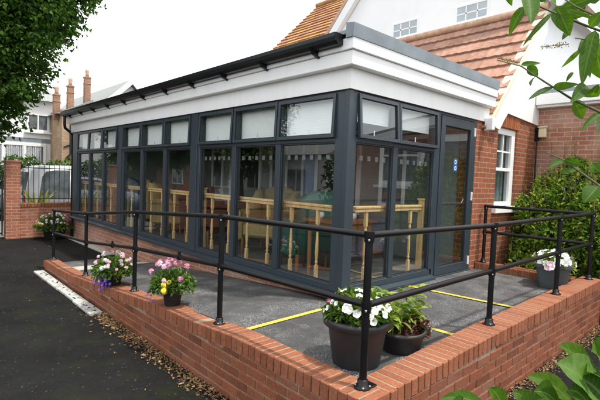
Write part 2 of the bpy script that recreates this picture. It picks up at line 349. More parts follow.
# ------------------------------------------------------------------ world, sun
w=bpy.data.worlds.new('World'); scene.world=w; w.use_nodes=True; nt=w.node_tree
SUN=Vector((.16,-.36,1.0)).normalized(); EL=math.asin(SUN.z); AZ=math.atan2(SUN.x,SUN.y)
sky=N(nt,'ShaderNodeTexSky'); sky.sky_type='NISHITA'; sky.sun_disc=False; sky.sun_elevation=EL; sky.sun_rotation=AZ; sky.dust_density=3; sky.air_density=1
tc=N(nt,'ShaderNodeTexCoord'); nz=noise(nt,2.2,5,.6,tc.outputs['Generated'])
cloud=ramp(nt,nz.outputs[0],[(.3,(10.5,10.8,11.2)),(.7,(14.5,14.6,14.7))])
mixed=mixc(nt,.88,sky.outputs[0],cloud)
bg=nt.nodes['Background']; nt.links.new(mixed,bg.inputs[0]); bg.inputs[1].default_value=.10
sl=bpy.data.lights.new('sun','SUN'); sl.energy=2.9; sl.angle=math.radians(2.5); sl.color=(1,.95,.87)
so=bpy.data.objects.new('sun',sl); COL.objects.link(so); so.rotation_euler=SUN.to_track_quat('Z','Y').to_euler(); so.location=(5,-8,12)
vs=scene.view_settings; vs.view_transform='Standard'; vs.look='None'; vs.gamma=1; vs.exposure=.7; vs.use_curve_mapping=False
cy=scene.cycles; cy.max_bounces=8; cy.transparent_max_bounces=24; cy.glossy_bounces=5; cy.diffuse_bounces=4; cy.use_denoising=True; cy.caustics_reflective=False; cy.caustics_refractive=False
try: cy.denoiser='OPENIMAGEDENOISE'
except Exception: pass
# ------------------------------------------------------------------ ground and ramp
GZ=-.58
mb=MB(); mb.add([(-120,-60,GZ),(120,-60,GZ),(120,160,GZ),(-120,160,GZ)],[(0,1,2,3)]); struct('ground',mb,M['tarmac'])
def deck_z(y):
    pts=[(-2,-.075),(.4,-.10),(1.3,-.16),(2.9,-.28),(4.6,-.44),(5.6,-.545),(6.1,-.576)]
    for (a,za),(b,zb) in zip(pts,pts[1:]):
        if y<=b: return za+(zb-za)*(max(y,a)-a)/(b-a)
    return -.576
def wall_zL(y):
    pts=[(-1.6,-.06),(-.2,-.065),(.4,-.11),(1.3,-.145),(2.1,-.21),(2.6,-.25),(3.15,-.31),(4.1,-.385),(4.8,-.405),(5.6,-.41)]
    for (a,za),(b,zb) in zip(pts,pts[1:]):
        if y<=b: return za+(zb-za)*(max(y,a)-a)/(b-a)
    return -.41
def wall_zR(x): return -.06+.05*min(1,max(0,(x+1.3)/1.6))+.04*min(1,max(0,(x-.3)/2.8))
mb=MB(); ys=[-1.30+ i*.2 for i in range(38)]; vs_=[]
for y in ys:
    vs_+= [(-1.30,y,deck_z(y)),(.06,y,deck_z(y)+.004)]
mb.add(vs_,[(2*i,2*i+1,2*i+3,2*i+2) for i in range(len(ys)-1)])
def deck_zr(x): return -.075+.025*min(1,max(0,x/1.5))
xs=[.06,.6,1.2,1.8,2.4,3.0]; vs_=[]
for x in xs: vs_+=[(x,-1.30,deck_zr(x)-.006),(x,.08,deck_zr(x))]
mb.add(vs_,[(2*i,2*i+2,2*i+3,2*i+1) for i in range(len(xs)-1)])
struct('ramp_path',mb,M['deck'])
mb=MB(); mb.add([(-1.25,4.55,deck_z(4.55)+.005),(.0,4.55,deck_z(4.55)+.008),(.0,4.9,deck_z(4.9)+.008),(-1.25,5.25,deck_z(5.25)+.005)],[(0,1,2,3)])
struct('ramp_threshold_paving',mb,M['concrete'])
mb=MB(); mb.box(-.12,.03,6.4,9.2,GZ,GZ+.03,.005); struct('kerb_edging',mb,M['concrete'])
def strip(p,q,wd,dz):
    p=Vector(p);q=Vector(q); d=(q-p).normalized(); s=Vector((-d.y,d.x,0))*wd/2; mb=MB(); k=6; vv=[]
    for i in range(k+1):
        c=p.lerp(q,i/k); j=R.uniform(-.002,.002)
        for sg in (1,-1):
            e=c+s*sg*(1+j); vv.append((e.x,e.y,dz(e.x,e.y)))
    mb.add(vv,[(2*i,2*i+1,2*i+3,2*i+2) for i in range(k)]); return mb
struct('road_marking',strip((-1.25,-.075,0),(-.02,-.03,0),.055,lambda x,y:deck_z(y)+.009),M['yellow_paint'])
struct('road_marking',strip((.04,-1.255,0),(.02,-.12,0),.055,lambda x,y:deck_z(y)+.009),M['yellow_paint'])
struct('road_marking',strip((1.12,-.02,0),(1.26,-1.255,0),.055,lambda x,y:deck_zr(x)+.006),M['yellow_paint'])
# white painted edging stones at the foot of the left wall
mb=MB()
for i in range(4): mb.box(-1.665+.015*R.random(),-1.515,2.55+i*.72,2.55+i*.72+.71,GZ,GZ+.035,.006)
struct('kerb',mb,M['white_paint_old'])
mb=MB()
for i in range(34):
    y=R.uniform(2.6,5.3); x=R.uniform(-1.62,-1.53); a=R.uniform(.008,.028)
    n=7; c=[(x+a*math.cos(t*6.283/n)*R.uniform(.4,.8),y+a*math.sin(t*6.283/n)*R.uniform(.6,1.5),GZ+.039+i*1e-5) for t in range(n)]
    mb.add(c,[tuple(range(n))])
struct('kerb_moss_marks',mb,M['dirt'])
# ------------------------------------------------------------------ low brick wall round the ramp
XO,XI=-1.475,-1.262; YO,YI=-1.53,-1.30
lw=thing('brick_wall','low red brick retaining wall with a coping of bricks on edge round the raised ramp','wall',(XO,YO,GZ))
def courses(mb,along,face,th,a0,a1,ztop,rnd):
    n=0; z=GZ-.02; row=0
    while z<.1:
        a=a0-(.1125 if row%2 else 0)
        while a<a1:
            b0=max(a,a0)+.005; b1=min(a+.225,a1)-.005
            if b1-b0>.03:
                zt=min(z+.0655,ztop((b0+b1)/2)-.116)
                if zt-z>.02:
                    j=rnd.uniform(-.002,.002); k=rnd.uniform(-.0015,.0015)
                    if along=='y': mb.box(face+j,face+th,b0,b1,z+k,zt+k,.004)
                    else: mb.box(b0,b1,face+j,face+th,z+k,zt+k,.004)
            a+=.225
        z+=.0755; row+=1
mb=MB(); courses(mb,'y',XO+.002,.19,YO+.01,5.56,wall_zL,R); mb.build('wall_face',M['wall_brick'],lw)
mb=MB(); courses(mb,'x',YO+.002,.19,XO+.11,3.32,wall_zR,R); mb.build('wall_face',M['wall_brick'],lw)
mb=MB()   # mortar core
yy=[YO+.02+i*.2 for i in range(36)]; 
yy=[y for y in yy if y<5.56]+[5.555]
for y0,y1 in zip(yy,yy[1:]):
    za,zb=wall_zL(y0)-.0018,wall_zL(y1)-.0018
    mb.add([(XO+.0085,y0,GZ-.05),(XI-.001,y0,GZ-.05),(XI-.001,y0,za),(XO+.0085,y0,za),(XO+.0085,y1,GZ-.05),(XI-.001,y1,GZ-.05),(XI-.001,y1,zb),(XO+.0085,y1,zb)],
        [(0,4,7,3),(1,2,6,5),(3,7,6,2)]+([(0,3,2,1)] if y0==yy[0] else [])+([(4,5,6,7)] if y1==yy[-1] else []))
xx=[XI+i*.25 for i in range(19)]; xx=[x for x in xx if x<3.3]+[3.31]
for x0,x1 in zip(xx,xx[1:]):
    za,zb=wall_zR(x0)-.0018,wall_zR(x1)-.0018
    mb.add([(x0,YO+.0085,GZ-.05),(x0,YI-.001,GZ-.05),(x0,YI-.001,za),(x0,YO+.0085,za),(x1,YO+.0085,GZ-.05),(x1,YI-.001,GZ-.05),(x1,YI-.001,zb),(x1,YO+.0085,zb)],
        [(0,4,7,3),(1,2,6,5),(3,7,6,2)]+([(4,5,6,7)] if x1==xx[-1] else []))
mb.box(XI-.001,XI,YO+.0085,YI-.001,GZ-.05,wall_zL(YO)-.0018)
mb.build('mortar_core',M['mortar'],lw)
def cop_brick(mb,c,ax,wd,ln,h,slope):
    s0=len(mb.v); j=[R.uniform(-.003,.003) for _ in range(4)]
    if ax=='y': mb.box(c[0]-ln/2+j[0],c[0]+ln/2+j[1],c[1]-wd/2,c[1]+wd/2,c[2]-h,c[2]+j[2]*.5,.003); mb.rot(s0,c,'X',math.atan(slope)+j[3]); mb.rot(s0,c,'Z',R.uniform(-.012,.012))
    else: mb.box(c[0]-wd/2,c[0]+wd/2,c[1]-ln/2+j[0],c[1]+ln/2+j[1],c[2]-h,c[2]+j[2]*.5,.003); mb.rot(s0,c,'Y',-math.atan(slope)+j[3]); mb.rot(s0,c,'Z',R.uniform(-.012,.012))
mb=MB(); y=YI+.005
y=YO+.034
while y<5.58:
    cop_brick(mb,Vector(((XO+XI)/2,y,wall_zL(y))),'y',.065,.220,.105,(wall_zL(y+.05)-wall_zL(y-.05))/.1); y+=.0752
mb.build('coping',M['coping'],lw)
mb=MB(); x=XI+.042
while x<3.3:
    cop_brick(mb,Vector((x,(YO+YI)/2,wall_zR(x))),'x',.065,.237,.105,(wall_zR(x+.05)-wall_zR(x-.05))/.1); x+=.0752
mb.build('coping',M['coping'],lw)
kb=thing('brick_kerb','short brick kerb along the house side of the ramp beneath the return rail','kerb',(3.05,-.6,-.06))
mb=MB(); mb.box(2.93,3.13,YI+.02,-.02,GZ,.028); mb.build('mortar_core',M['mortar'],kb)
mb=MB(); y=YI+.05
while y<-.04:
    cop_brick(mb,Vector((3.03,y,.04)),'y',.065,.215,.10,0); y+=.0752
mb.build('coping',M['coping'],kb)
# ------------------------------------------------------------------ handrail
hr=thing('handrail','black tubular steel handrail with two rails round the brick edged ramp','handrail',(-1.34,-1.38,-.06))
posts=[(-1.33,5.55,.87),(-1.335,3.8,.915),(-1.34,2.03,.925),(-1.345,.2,.93),(-1.34,-1.385,.93),(.36,-1.385,.86),(1.98,-1.40,.855),(3.16,-1.41,.845),(3.06,-.07,.835)]
tops=[];mids=[]
for i,(x,y,h) in enumerate(posts):
    zb=wall_zL(y) if i<5 else (wall_zR(x) if i<8 else .04)
    zt=zb+h; tops.append(Vector((x,y,zt))); mids.append(Vector((x,y,zb+h*.545)))
    mb=MB(); mb.tube([(x,y,zb+.008),(x,y,zt)],.0235,14); o=mb.build('post',M['rail_black'],hr)
    mb=MB(); mb.lathe([(.052,0),(.052,.010),(.033,.014),(.033,.05),(.0245,.055)],(x,y,zb),16)
    if i in (4,): mb.box(x-.035,x+.085,y-.045,y+.045,zb,zb+.012,.003)
    fl=mb.build('floor_flange',M['rail_black'],o)
    for a in (0.7,2.2,3.9,5.3):
        mb=MB(); mb.lathe([(.007,0),(.007,.008),(.004,.011)],(x+.043*math.cos(a),y+.043*math.sin(a),zb+.009),8,capt=True); mb.build('bolt',M['galv'],o)
    for zc in (zt,mids[-1].z):   # clamp collars
        mb=MB(); mb.tube([(x,y,zc-.045),(x,y,zc-.02),(x,y,zc+.022)],[.029,.031,.031],14); mb.build('clamp',M['rail_black'],o)
        mb=MB(); mb.lathe([(.0065,-.0065),(.0065,.0065)],(x-.025,y-.019,zc-.028),8,capt=True); mb.build('clamp_screw',M['galv'],o)
def rail(pts):
    mb=MB(); mb.tube(pts,.0215,14)
    for p in pts:
        b=bmesh.new(); bmesh.ops.create_uvsphere(b,u_segments=14,v_segments=8,radius=.0225)
        mb.add([v.co+p for v in b.verts],[[v.index for v in f.verts] for f in b.faces],True); b.free()
    return mb
for nm,pts in (('top_rail',tops),('mid_rail',mids)):
    for a,b in zip(pts,pts[1:]): rail([a,b]).build(nm,M['rail_black'],hr)
for y in (.95,2.75,): # small bracket clips on the mid rail
    i=3 if y<2 else 2
    t=(y-posts[i][1])/(posts[i-1][1]-posts[i][1]); p=mids[i].lerp(mids[i-1],t)
    mb=MB(); mb.tube([p+Vector((0,-.02,0)),p+Vector((0,.02,0))],.03,12); mb.tube([p,p+Vector((0,0,.055))],[.012,.014],8); mb.build('rail_clip',M['rail_black'],hr)
# ------------------------------------------------------------------ glazed extension
YL=9.27; ext=thing('glazed_extension','long flat roofed extension with dark grey framed glazing on a low brick plinth','extension',(0,0,-.1))
def part(name,mat,fn,parent=ext):
    mb=MB(); fn(mb); return mb.build(name,mat,parent)
part('plinth',M['brick_plinth'],lambda m:m.box(.03,.2,.02,YL-.03,GZ-.05,-.062))
part('corner_post',M['frame'],lambda m:m.box(0,.138,0,.186,0,2.11,.008))
part('corner_post_cover',M['frame'],lambda m:(m.box(-.012,.05,-.012,.05,0.0,2.108,.004)))
for a,b in ((2.949,3.246),(5.946,6.255),(8.813,YL)):
    part('post',M['frame'],lambda m:(m.box(0,.1,a,b,0,2.11,.006),m.box(-.014,.01,a+.07,b-.07,0.003,2.107,.004)))
# sills
def sillL(m):
    m.prism([(-.075,-.052),(-.075,-.022),(-.0,.0),(.12,.0),(.12,-.06),(-.06,-.06)],'y',-.075,YL+.01)
part('sill',M['frame'],sillL)
def sillR(m):
    m.prism([(-.075,-.052),(-.075,-.022),(-.0,.0),(.11,.0),(.11,-.06),(-.06,-.06)],'x',.121,1.73)
part('sill',M['frame'],sillR)
HEAD=2.052; TB=1.585; TT=1.66
bays=[[.186,1.0689,1.1589,2.0053,2.0953,2.949],[3.246,4.0863,4.1763,5.0177,5.1077,5.946],[6.255,7.0582,7.1482,7.9426,8.0326,8.813]]
panes=[]
for B in bays:
    part('bottom_frame',M['frame'],lambda m:m.box(.004,.09,B[0],B[5],0.001,.072,.004))
    part('transom',M['frame'],lambda m:m.box(.002,.09,B[0],B[5],TB,TT-.02,.004))
    part('head_frame',M['frame'],lambda m:m.box(.003,.09,B[0],B[5],HEAD+.02,2.109,.004))
    for k in (1,3): part('mullion',M['frame'],lambda m:(m.box(.0,.09,B[k],B[k+1],.0725,TB-.0005,.004),m.box(.012,.09,B[k]+.0,B[k+1],TT-.0195,HEAD+.0195,.004)))
    for k in (0,2,4): panes.append(('L',B[k],B[k+1]))
rb=[(.138,.795),(.88,1.66)]
part('bottom_frame',M['frame'],lambda m:m.box(.139,1.70,.004,.08,.001,.072,.004))
part('transom',M['frame'],lambda m:m.box(.139,1.66,.002,.08,TB,TT-.02,.004))
part('head_frame',M['frame'],lambda m:m.box(.139,1.66,.003,.08,HEAD+.02,2.109,.004))
part('mullion',M['frame'],lambda m:(m.box(.795,.88,0,.08,.0725,TB-.0005,.004),m.box(.795,.88,.012,.08,TT-.0195,HEAD+.0195,.004)))
part('post',M['frame'],lambda m:m.box(1.66,1.735,0,.1,.0725,2.108,.005))
panes+=[('R',a,b) for a,b in rb]
def fbox(m,side,a,b,z0,z1,d0,d1,bev=.003):
    if side=='L': m.box(d0,d1,a,b,z0,z1,bev)
    else: m.box(a,b,d0,d1,z0,z1,bev)
for i,(sd,a,b) in enumerate(panes):
    # fixed lower light
    w_=MB()
    for q in ((a,a+.012,.0725,TB-.0005),(b-.012,b,.0725,TB-.0005),(a+.012,b-.012,.0725,.084),(a+.012,b-.012,TB-.013,TB-.0005)): fbox(w_,sd,*q,.018,.07,.001)
    wf=w_.build('window',M['frame'],ext)
    p=MB(); 
    if sd=='L': p.add([(.036,a+.006,.078),(.036,b-.006,.078),(.036,b-.006,TB-.006),(.036,a+.006,TB-.006)],[(0,1,2,3)])
    else: p.add([(a+.006,.036,.078),(b-.006,.036,.078),(b-.006,.036,TB-.006),(a+.006,.036,TB-.006)],[(0,1,2,3)])
    p.build('pane',M['glass'],wf)
    q=MB(); gw=.009
    for (c0,c1,z0,z1) in ((a+.012,a+.012+gw,.084,TB-.013),(b-.012-gw,b-.012,.084,TB-.013),(a+.021,b-.021,.084,.084+gw),(a+.021,b-.021,TB-.013-gw,TB-.013)): fbox(q,sd,c0,c1,z0,z1,.0315,.0405,0)
    q.build('gasket',M['gasket'],wf)
    if (sd=='L' and b<3.3) or sd=='R':
        q=MB(); n=max(3,round((b-a)/.155)); 
        for k in range(n):
            c=a+.06+(b-a-.12)*(k+.5)/n; fbox(q,sd,c-.026,c+.026,1.40,1.452,.0375,.039,0)
        q.build('safety_marking',M['frost'],wf)
    # top hung sash, some of them a little open
    op=math.radians([2.6,1.8,3.2,2.2,1.6,2.8,2.4,3.0,2.0,4.6,3.4][i])
    z0,z1=TT-.035,HEAD+.035; s=MB(); a2,b2=a-.034,b+.034
    if sd=='L' and i in (0,3,6): a2=a-.012
    if sd=='L' and i in (2,5,8): b2=b+.012
    if sd=='R' and a<.5: a2=a-.006
    for q in ((a2,a2+.036,z0,z1),(b2-.036,b2,z0,z1),(a2+.036,b2-.036,z0,z0+.038),(a2+.036,b2-.036,z1-.044,z1)): fbox(s,sd,*q,-.022,.02,.003)
    piv=(-.0,0,z1) if sd=='L' else (0,-.0,z1)
    if sd=='L': s.rot(0,piv,'Y',op)
    else: s.rot(0,piv,'X',-op)
    so_=s.build('opening_window',M['frame'],ext)
    p=MB()
    if sd=='L': p.add([(0.0,a2+.03,z0+.032),(0.0,b2-.03,z0+.032),(0.0,b2-.03,z1-.036),(0.0,a2+.03,z1-.036)],[(0,1,2,3)]); p.rot(0,piv,'Y',op)
    else: p.add([(a2+.03,0.0,z0+.032),(b2-.03,0.0,z0+.032),(b2-.03,0.0,z1-.036),(a2+.03,0.0,z1-.036)],[(0,1,2,3)]); p.rot(0,piv,'X',-op)
    p.build('pane',M['glass'],so_)
    q=MB()
    for (c0,c1,zz0,zz1) in ((a2+.036,a2+.042,z0+.038,z1-.044),(b2-.042,b2-.036,z0+.038,z1-.044),(a2+.042,b2-.042,z0+.038,z0+.044),(a2+.042,b2-.042,z1-.050,z1-.044)): fbox(q,sd,c0,c1,zz0,zz1,-.006,.006,0)
    q.rot(0,piv,'Y' if sd=='L' else 'X',op if sd=='L' else -op); q.build('gasket',M['gasket'],so_)
    # trickle vent on the head frame
    q=MB(); c=(a+b)/2; fbox(q,sd,c-.16,c+.16,2.078,2.094,-.010,.004,.003); q.build('trickle_vent',M['gasket'],ext)
    # window catch / stay
    q=MB(); fbox(q,sd,c-.006,c+.006,z0+.04,z0+.11,.03,.042,.002); q.build('window_catch',M['white'],so_)
# door
d=MB()
part('door_frame',M['frame'],lambda m:(m.box(1.735,1.79,.0,.09,-.05,2.13,.004),m.box(2.69,2.76,.0,.09,-.05,2.13,.004),m.box(1.79,2.69,.0,.09,2.075,2.13,.004)))
for q in ((1.795,1.895,-.03,2.07),(2.585,2.685,-.03,2.07),(1.895,2.585,-.03,.085),(1.895,2.585,1.945,2.07)): d.box(q[0],q[1],-.012,.05,q[2],q[3],.005)
dr=d.build('door',M['frame'],ext)
p=MB(); p.add([(1.885,.016,.075),(2.595,.016,.075),(2.595,.016,1.955),(1.885,.016,1.955)],[(0,1,2,3)]); p.build('pane',M['glass'],dr)
q=MB()
for (a,b,z0,z1) in ((1.895,1.906,.085,1.945),(2.574,2.585,.085,1.945),(1.906,2.574,.085,.096),(1.906,2.574,1.934,1.945)): q.box(a,b,.010,.022,z0,z1)
q.build('gasket',M['gasket'],dr)
q=MB(); q.box(1.86,2.56,.055,.085,.895,.925,.004); q.tube([(2.56,.07,.91),(2.60,.06,.98)],.012,8); q.build('push_bar',M['steel'],dr)
for z in (.1,1.02,1.93):
    q=MB(); q.box(2.675,2.70,-.02,-.004,z-.06,z+.06,.003); q.tube([(2.689,-.022,z-.06),(2.689,-.022,z+.06)],.009,8); q.build('hinge',M['white'],dr)
q=MB(); q.box(2.185,2.285,.0115,.0135,1.36,1.53,.0); st=q.build('door_notice',M['sticker_blue'],dr)
for z in (1.487,1.403):
    q=MB(); n=18; ring=[(2.235+.028*math.cos(t*6.283/n),.0105,z+.028*math.sin(t*6.283/n)) for t in range(n)]; inner=[(2.235+.015*math.cos(t*6.283/n),.0105,z+.015*math.sin(t*6.283/n)) for t in range(n)]
    q.add(ring+inner,[(t,(t+1)%n,n+(t+1)%n,n+t) for t in range(n)]); q.build('notice_symbol',M['white'],dr)
part('threshold',M['frame'],lambda m:m.box(1.73,2.76,-.03,.1,-.06,-.032,.004))
# cornice: profile swept round the corner; depth measured outwards from the glazing face
def sweep(name,prof,mat,xr=3.06,yl=YL+.06):
    """prof: (offset outwards, z) points; runs along the long side, round the corner and along the short side"""
    m=MB(); vs=[]
    for (o_,z) in prof: vs+=[(-o_,yl,z),(-o_,-o_,z),(xr,-o_,z)]
    n=len(prof)
    for i in range(n):
        j=(i+1)%n
        for k in (0,1): m.add([vs[i*3+k],vs[i*3+k+1],vs[j*3+k+1],vs[j*3+k]],[(0,1,2,3)])
    m.add([vs[i*3] for i in range(n)],[tuple(range(n))]); m.add([vs[i*3+2] for i in range(n)],[tuple(range(n-1,-1,-1))])
    return m.build(name,mat,ext)
sweep('lower_fascia',[(.035,2.11),(.035,2.318),(-.08,2.318),(-.08,2.11)],M['fascia'])
sweep('soffit_board',[(.112,2.318),(.120,2.326),(.120,2.455),(.112,2.462),(-.05,2.462),(-.05,2.32)],M['fascia'])
sweep('upper_fascia',[(.140,2.463),(.145,2.468),(.145,2.572),(-.05,2.572),(-.05,2.463)],M['fascia'])
m=MB(); m.prism([(-.155,2.573),(-.165,2.70),(-.06,2.715),(-.06,2.573)],'x',-.165,3.07); m.build('roof_trim',M['lead'],ext)
m=MB(); m.box(-.155,-.02,-.06,YL+.06,2.612,2.655,.004); m.box(-.11,-.02,-.055,YL+.055,2.574,2.611); m.build('roof_trim',M['lead'],ext)
m=MB(); m.box(-.02,3.07,-.06,YL+.06,2.573,2.645); m.build('flat_roof',M['lead'],ext)
# gutter along the long side
prof=[(-.16+.0,2.66),(-.135,2.66),(-.135,2.60),(-.15,2.565),(-.185,2.545),(-.225,2.55),(-.255,2.585),(-.262,2.625),(-.262,2.665),(-.272,2.668),(-.272,2.62),(-.262,2.575),(-.23,2.538),(-.185,2.53),(-.14,2.55),(-.124,2.59),(-.124,2.66)]
m=MB(); m.prism(prof[1:],'y',.0,YL+.16); m.v=[(x+.012 if x<-.2 else x,y,2.53+(z-2.53)*.82-.025) for x,y,z in m.v]; gt=m.build('gutter',M['gutter'],ext)
for yv in (.0,YL+.16):
    m=MB(); m.prism([(-.27,2.665),(-.262,2.575),(-.23,2.538),(-.185,2.53),(-.14,2.55),(-.124,2.59),(-.124,2.665)],'y',yv-.012,yv+.012)
    m.v=[(x+.012 if x<-.2 else x,y,2.53+(z-2.53)*.82-.025) for x,y,z in m.v]; m.build('stop_end',M['gutter'],gt)
for k in range(11):
    y=.35+k*.86; m=MB(); m.prism([(-.262,2.56),(-.235,2.520),(-.20,2.49),(-.123,2.455),(-.121,2.60),(-.14,2.60)],'y',y-.018,y+.018); m.v=[(x+.012 if x<-.2 else x,yy_,2.53+(z-2.53)*.82-.025) for x,yy_,z in m.v]; m.build('gutter_bracket',M['gutter'],gt)
m=MB(); m.tube([(-.19,YL+.02,2.54),(-.19,YL+.02,2.30),(-.18,YL+.03,2.22),(-.03,YL+.09,2.12),(.03,YL+.10,2.05),(.03,YL+.10,GZ)],.036,12); m.build('downpipe',M['gutter'],ext)
# inside shell
m=MB(); m.box(.2,2.74,.12,YL-.1,-.12,-.03); m.build('inner_floor',M['floor'],ext)
m=MB(); m.box(.07,2.98,.07,YL-.02,2.14,2.20); m.build('inner_ceiling',M['ceiling'],ext)
m=MB(); m.box(2.80,2.95,.12,YL,-.1,2.14); m.build('rear_wall',M['inner_wall'],ext)
m=MB(); m.box(.1,2.8,YL-.12,YL-.02,-.1,2.14); m.build('end_wall',M['inner_wall'],ext)
for (y0,y1,z0,z1) in ((.7,1.7,.75,1.95),(3.6,4.7,.75,1.95),(6.6,7.6,.75,1.95)):
    q=MB()
    for a,b,c,e in ((y0,y0+.07,z0,z1),(y1-.07,y1,z0,z1),((y0+y1)/2-.03,(y0+y1)/2+.03,z0+.07,z1-.07)): q.box(2.76,2.80,a,b,c,e,.004)
    q.box(2.76,2.80,y0+.07,y1-.07,z0,z0+.07,.004); q.box(2.76,2.80,y0+.07,y1-.07,z1-.07,z1,.004); q.box(2.74,2.80,y0-.05,y1+.05,z0-.04,z0-.002,.004)
    wi=q.build('inner_window',M['upvc'],ext)
    q=MB(); q.box(2.785,2.797,y0+.05,y1-.05,z0+.05,z1-.05); q.build('pane',M['car_glass'],wi)
for (y0,y1) in ((2.2,3.2),(5.1,6.2)):
    q=MB(); q.box(2.77,2.797,y0,y1,-.03,2.0,.004); q.build('doorway',M['inner_dark'],ext)
    q=MB(); q.box(2.75,2.799,y0-.08,y0,-.03,2.08,.004); q.box(2.75,2.799,y1,y1+.08,-.03,2.08,.004); q.box(2.75,2.799,y0,y1,2.0,2.08,.004); q.build('door_architrave',M['upvc'],ext)
# added white slats behind the opening lights, standing in for reflected sky
for sd,a,b in panes:
    q=MB(); n=18
    for k in range(n):
        z=1.69+k*.0205
        if sd=='R' and k<6: continue
        if sd=='L': q.box(.092,.098,a+.004,b-.004,z,z+.0195)
        else: q.box(a+.004,b-.004,.092,.098,z,z+.0195)
    q.build('sky_reflection_slats',M['sky_slat'],ext)
# ------------------------------------------------------------------ pine balustrades inside the glazing
def spindle(m,x,y,z0,z1):
    h=z1-z0
    m.box(x-.019,x+.019,y-.019,y+.019,z0,z0+.24*h,.003); m.box(x-.019,x+.019,y-.019,y+.019,z1-.2*h,z1,.003)
    pr=[(.017,.24),(.010,.255),(.019,.275),(.019,.29),(.011,.305),(.018,.36),(.0205,.42),(.017,.55),(.0125,.68),(.0115,.72),(.018,.74),(.018,.755),(.011,.77),(.017,.80)]
    m.lathe([(r,t*h) for r,t in pr],(x,y,z0),12,capb=False)
def balustrade(label,side,segs,newels):
    t=thing('balustrade',label,'balustrade',(.14,newels[0],-.03) if side=='L' else (newels[0],.14,-.03),'pine balustrades behind the glass')
    def B(m,a,b,z0,z1,hw,bev=.003): m.box(.14-hw,.14+hw,a,b,z0,z1,bev) if side=='L' else m.box(a,b,.14-hw,.14+hw,z0,z1,bev)
    for a,b in segs:
        m=MB(); B(m,a,b,.872,.902,.036,.006); B(m,a,b,.835,.864,.028,.004); B(m,a+.002,b-.002,.863,.873,.02,0); m.build('hand_rail',M['pine'],t)
        m=MB(); B(m,a,b,-.03,.005,.028); m.build('base_rail',M['pine'],t)
        n=max(1,round((b-a)/.43)); 
        for k in range(n):
            c=a+(b-a)*(k+.5)/n; m=MB(); spindle(m,.14 if side=='L' else c,c if side=='L' else .14,.005,.836); m.build('spindle',M['pine'],t)
    for c in newels:
        m=MB(); B(m,c-.04,c+.04,-.03,.96,.04,.005); B(m,c-.05,c+.05,.96,.985,.05,.004); m.build('newel_post',M['pine'],t)
balustrade('pine balustrade behind the three glazing bays next to the corner post','L',[(.30,3.0)],[3.05])
balustrade('pine balustrade behind the middle three bays of the long glazed side','L',[(3.3,6.05)],[6.1])
balustrade('pine balustrade behind the far three bays of the long glazed side','L',[(6.3,8.9)],[8.95])
balustrade('pine balustrade behind the two bays beside the glazed door','R',[(.3,1.62)],[1.67])
m=MB()
m=MB(); m.lathe([(.013,0),(.013,.98),(.008,.985),(.018,1.0),(.018,1.02),(.006,1.035)],(.17,.30,-.03),10,capt=True); tag(m.build('finial_post',M['pine'],loc=(.17,.30,-.03)),'thin pine corner post with a ball finial where two balustrades meet','post')
# ------------------------------------------------------------------ furniture inside
def soften(m,w):
    b=bmesh.new(); vv=[b.verts.new(p) for p in m.v]; [b.faces.new([vv[i] for i in f]) for f in m.f]
    ed=[e for e in b.edges if e.calc_face_angle(0)>.6]; bmesh.ops.bevel(b,geom=ed,offset=w,segments=3,affect='EDGES',clamp_overlap=True); b.verts.index_update(); b.verts.ensure_lookup_table()
    m.v=[tuple(v.co) for v in b.verts]; m.f=[tuple(v.index for v in f.verts) for f in b.faces]; m.smooth=[True]*len(m.f); b.free()
def armchair(label,cloth,loc,rz,wing=True,group=None):
    t=thing('armchair',label,'armchair',loc,group); t.rotation_euler=(0,0,rz)
    L=dict(local=True)
    m=MB(); m.box(-.30,.30,-.32,.28,.26,.46,.04); m.build('seat',cloth,t,**L)
    m=MB(); n=12; poly=[(-.33,.30)]+[(-.33+.66*i/n,.95+.12*math.sin(math.pi*i/n)**.8) for i in range(n+1)]+[(.33,.30)]
    m.prism(poly,'y',.24,.40); soften(m,.05); m.rot(0,(0,.3,.3),'X',-.12); m.build('backrest',cloth,t,**L)
    for s in (-1,1):
        m=MB(); m.box(s*.30,s*.40,-.34,.30,.20,.62,.03); m.tube([(s*.36,-.36,.62),(s*.36,.28,.64)],.065,10); m.build('armrest',cloth,t,**L)
        if wing:
            m=MB(); m.prism([(-.02,.62),(.28,.62),(.34,1.02),(.18,.98),(.02,.78)],'x',s*.30,s*.38); soften(m,.03); m.build('wing',cloth,t,**L)
        for yv in (-.28,.30):
            m=MB(); m.tube([(s*.31,yv,.0),(s*.30,yv,.24)],[.018,.028],8); m.build('leg',M['oak'],t,**L)
    return t
armchair('mustard yellow wing armchair behind the pine rail near the corner end','yellow' and M['yellow_cloth'],(1.05,2.55,-.03),math.radians(-70))
armchair('teal green armchair behind the second bay from the corner post',M['green_cloth'],(.78,1.30,-.03),math.radians(160),False)
armchair('slate blue armchair behind the right hand balustrade facing the table',M['blue_cloth'],(1.35,.95,-.03),math.radians(10),False)
armchair('dark red high backed armchair behind the middle bays',M['red_cloth'],(.85,4.0,-.03),math.radians(100))
armchair('mustard yellow wing armchair in the far half of the room',M['yellow_cloth'],(.8,5.6,-.03),math.radians(60))
armchair('slate blue armchair at the far end of the room by the last bays',M['blue_cloth'],(.9,7.3,-.03),math.radians(120))
def table(label,loc,lx,ly):
    t=thing('table',label,'table',loc); L=dict(local=True)
    m=MB(); m.box(-lx/2,lx/2,-ly/2,ly/2,.70,.735,.006); m.build('tabletop',M['oak'],t,**L)
    m=MB(); m.box(-lx/2+.05,lx/2-.05,-ly/2+.05,ly/2-.05,.62,.70); m.build('apron',M['oak'],t,**L)
    for a in (-1,1):
        for b in (-1,1):
            m=MB(); m.tube([(a*(lx/2-.07),b*(ly/2-.07),0),(a*(lx/2-.07),b*(ly/2-.07),.62)],[.022,.03],8); m.build('leg',M['oak'],t,**L)
table('brown wooden dining table laid with white cups near the corner post',(.62,.62,-.03),.7,.6)
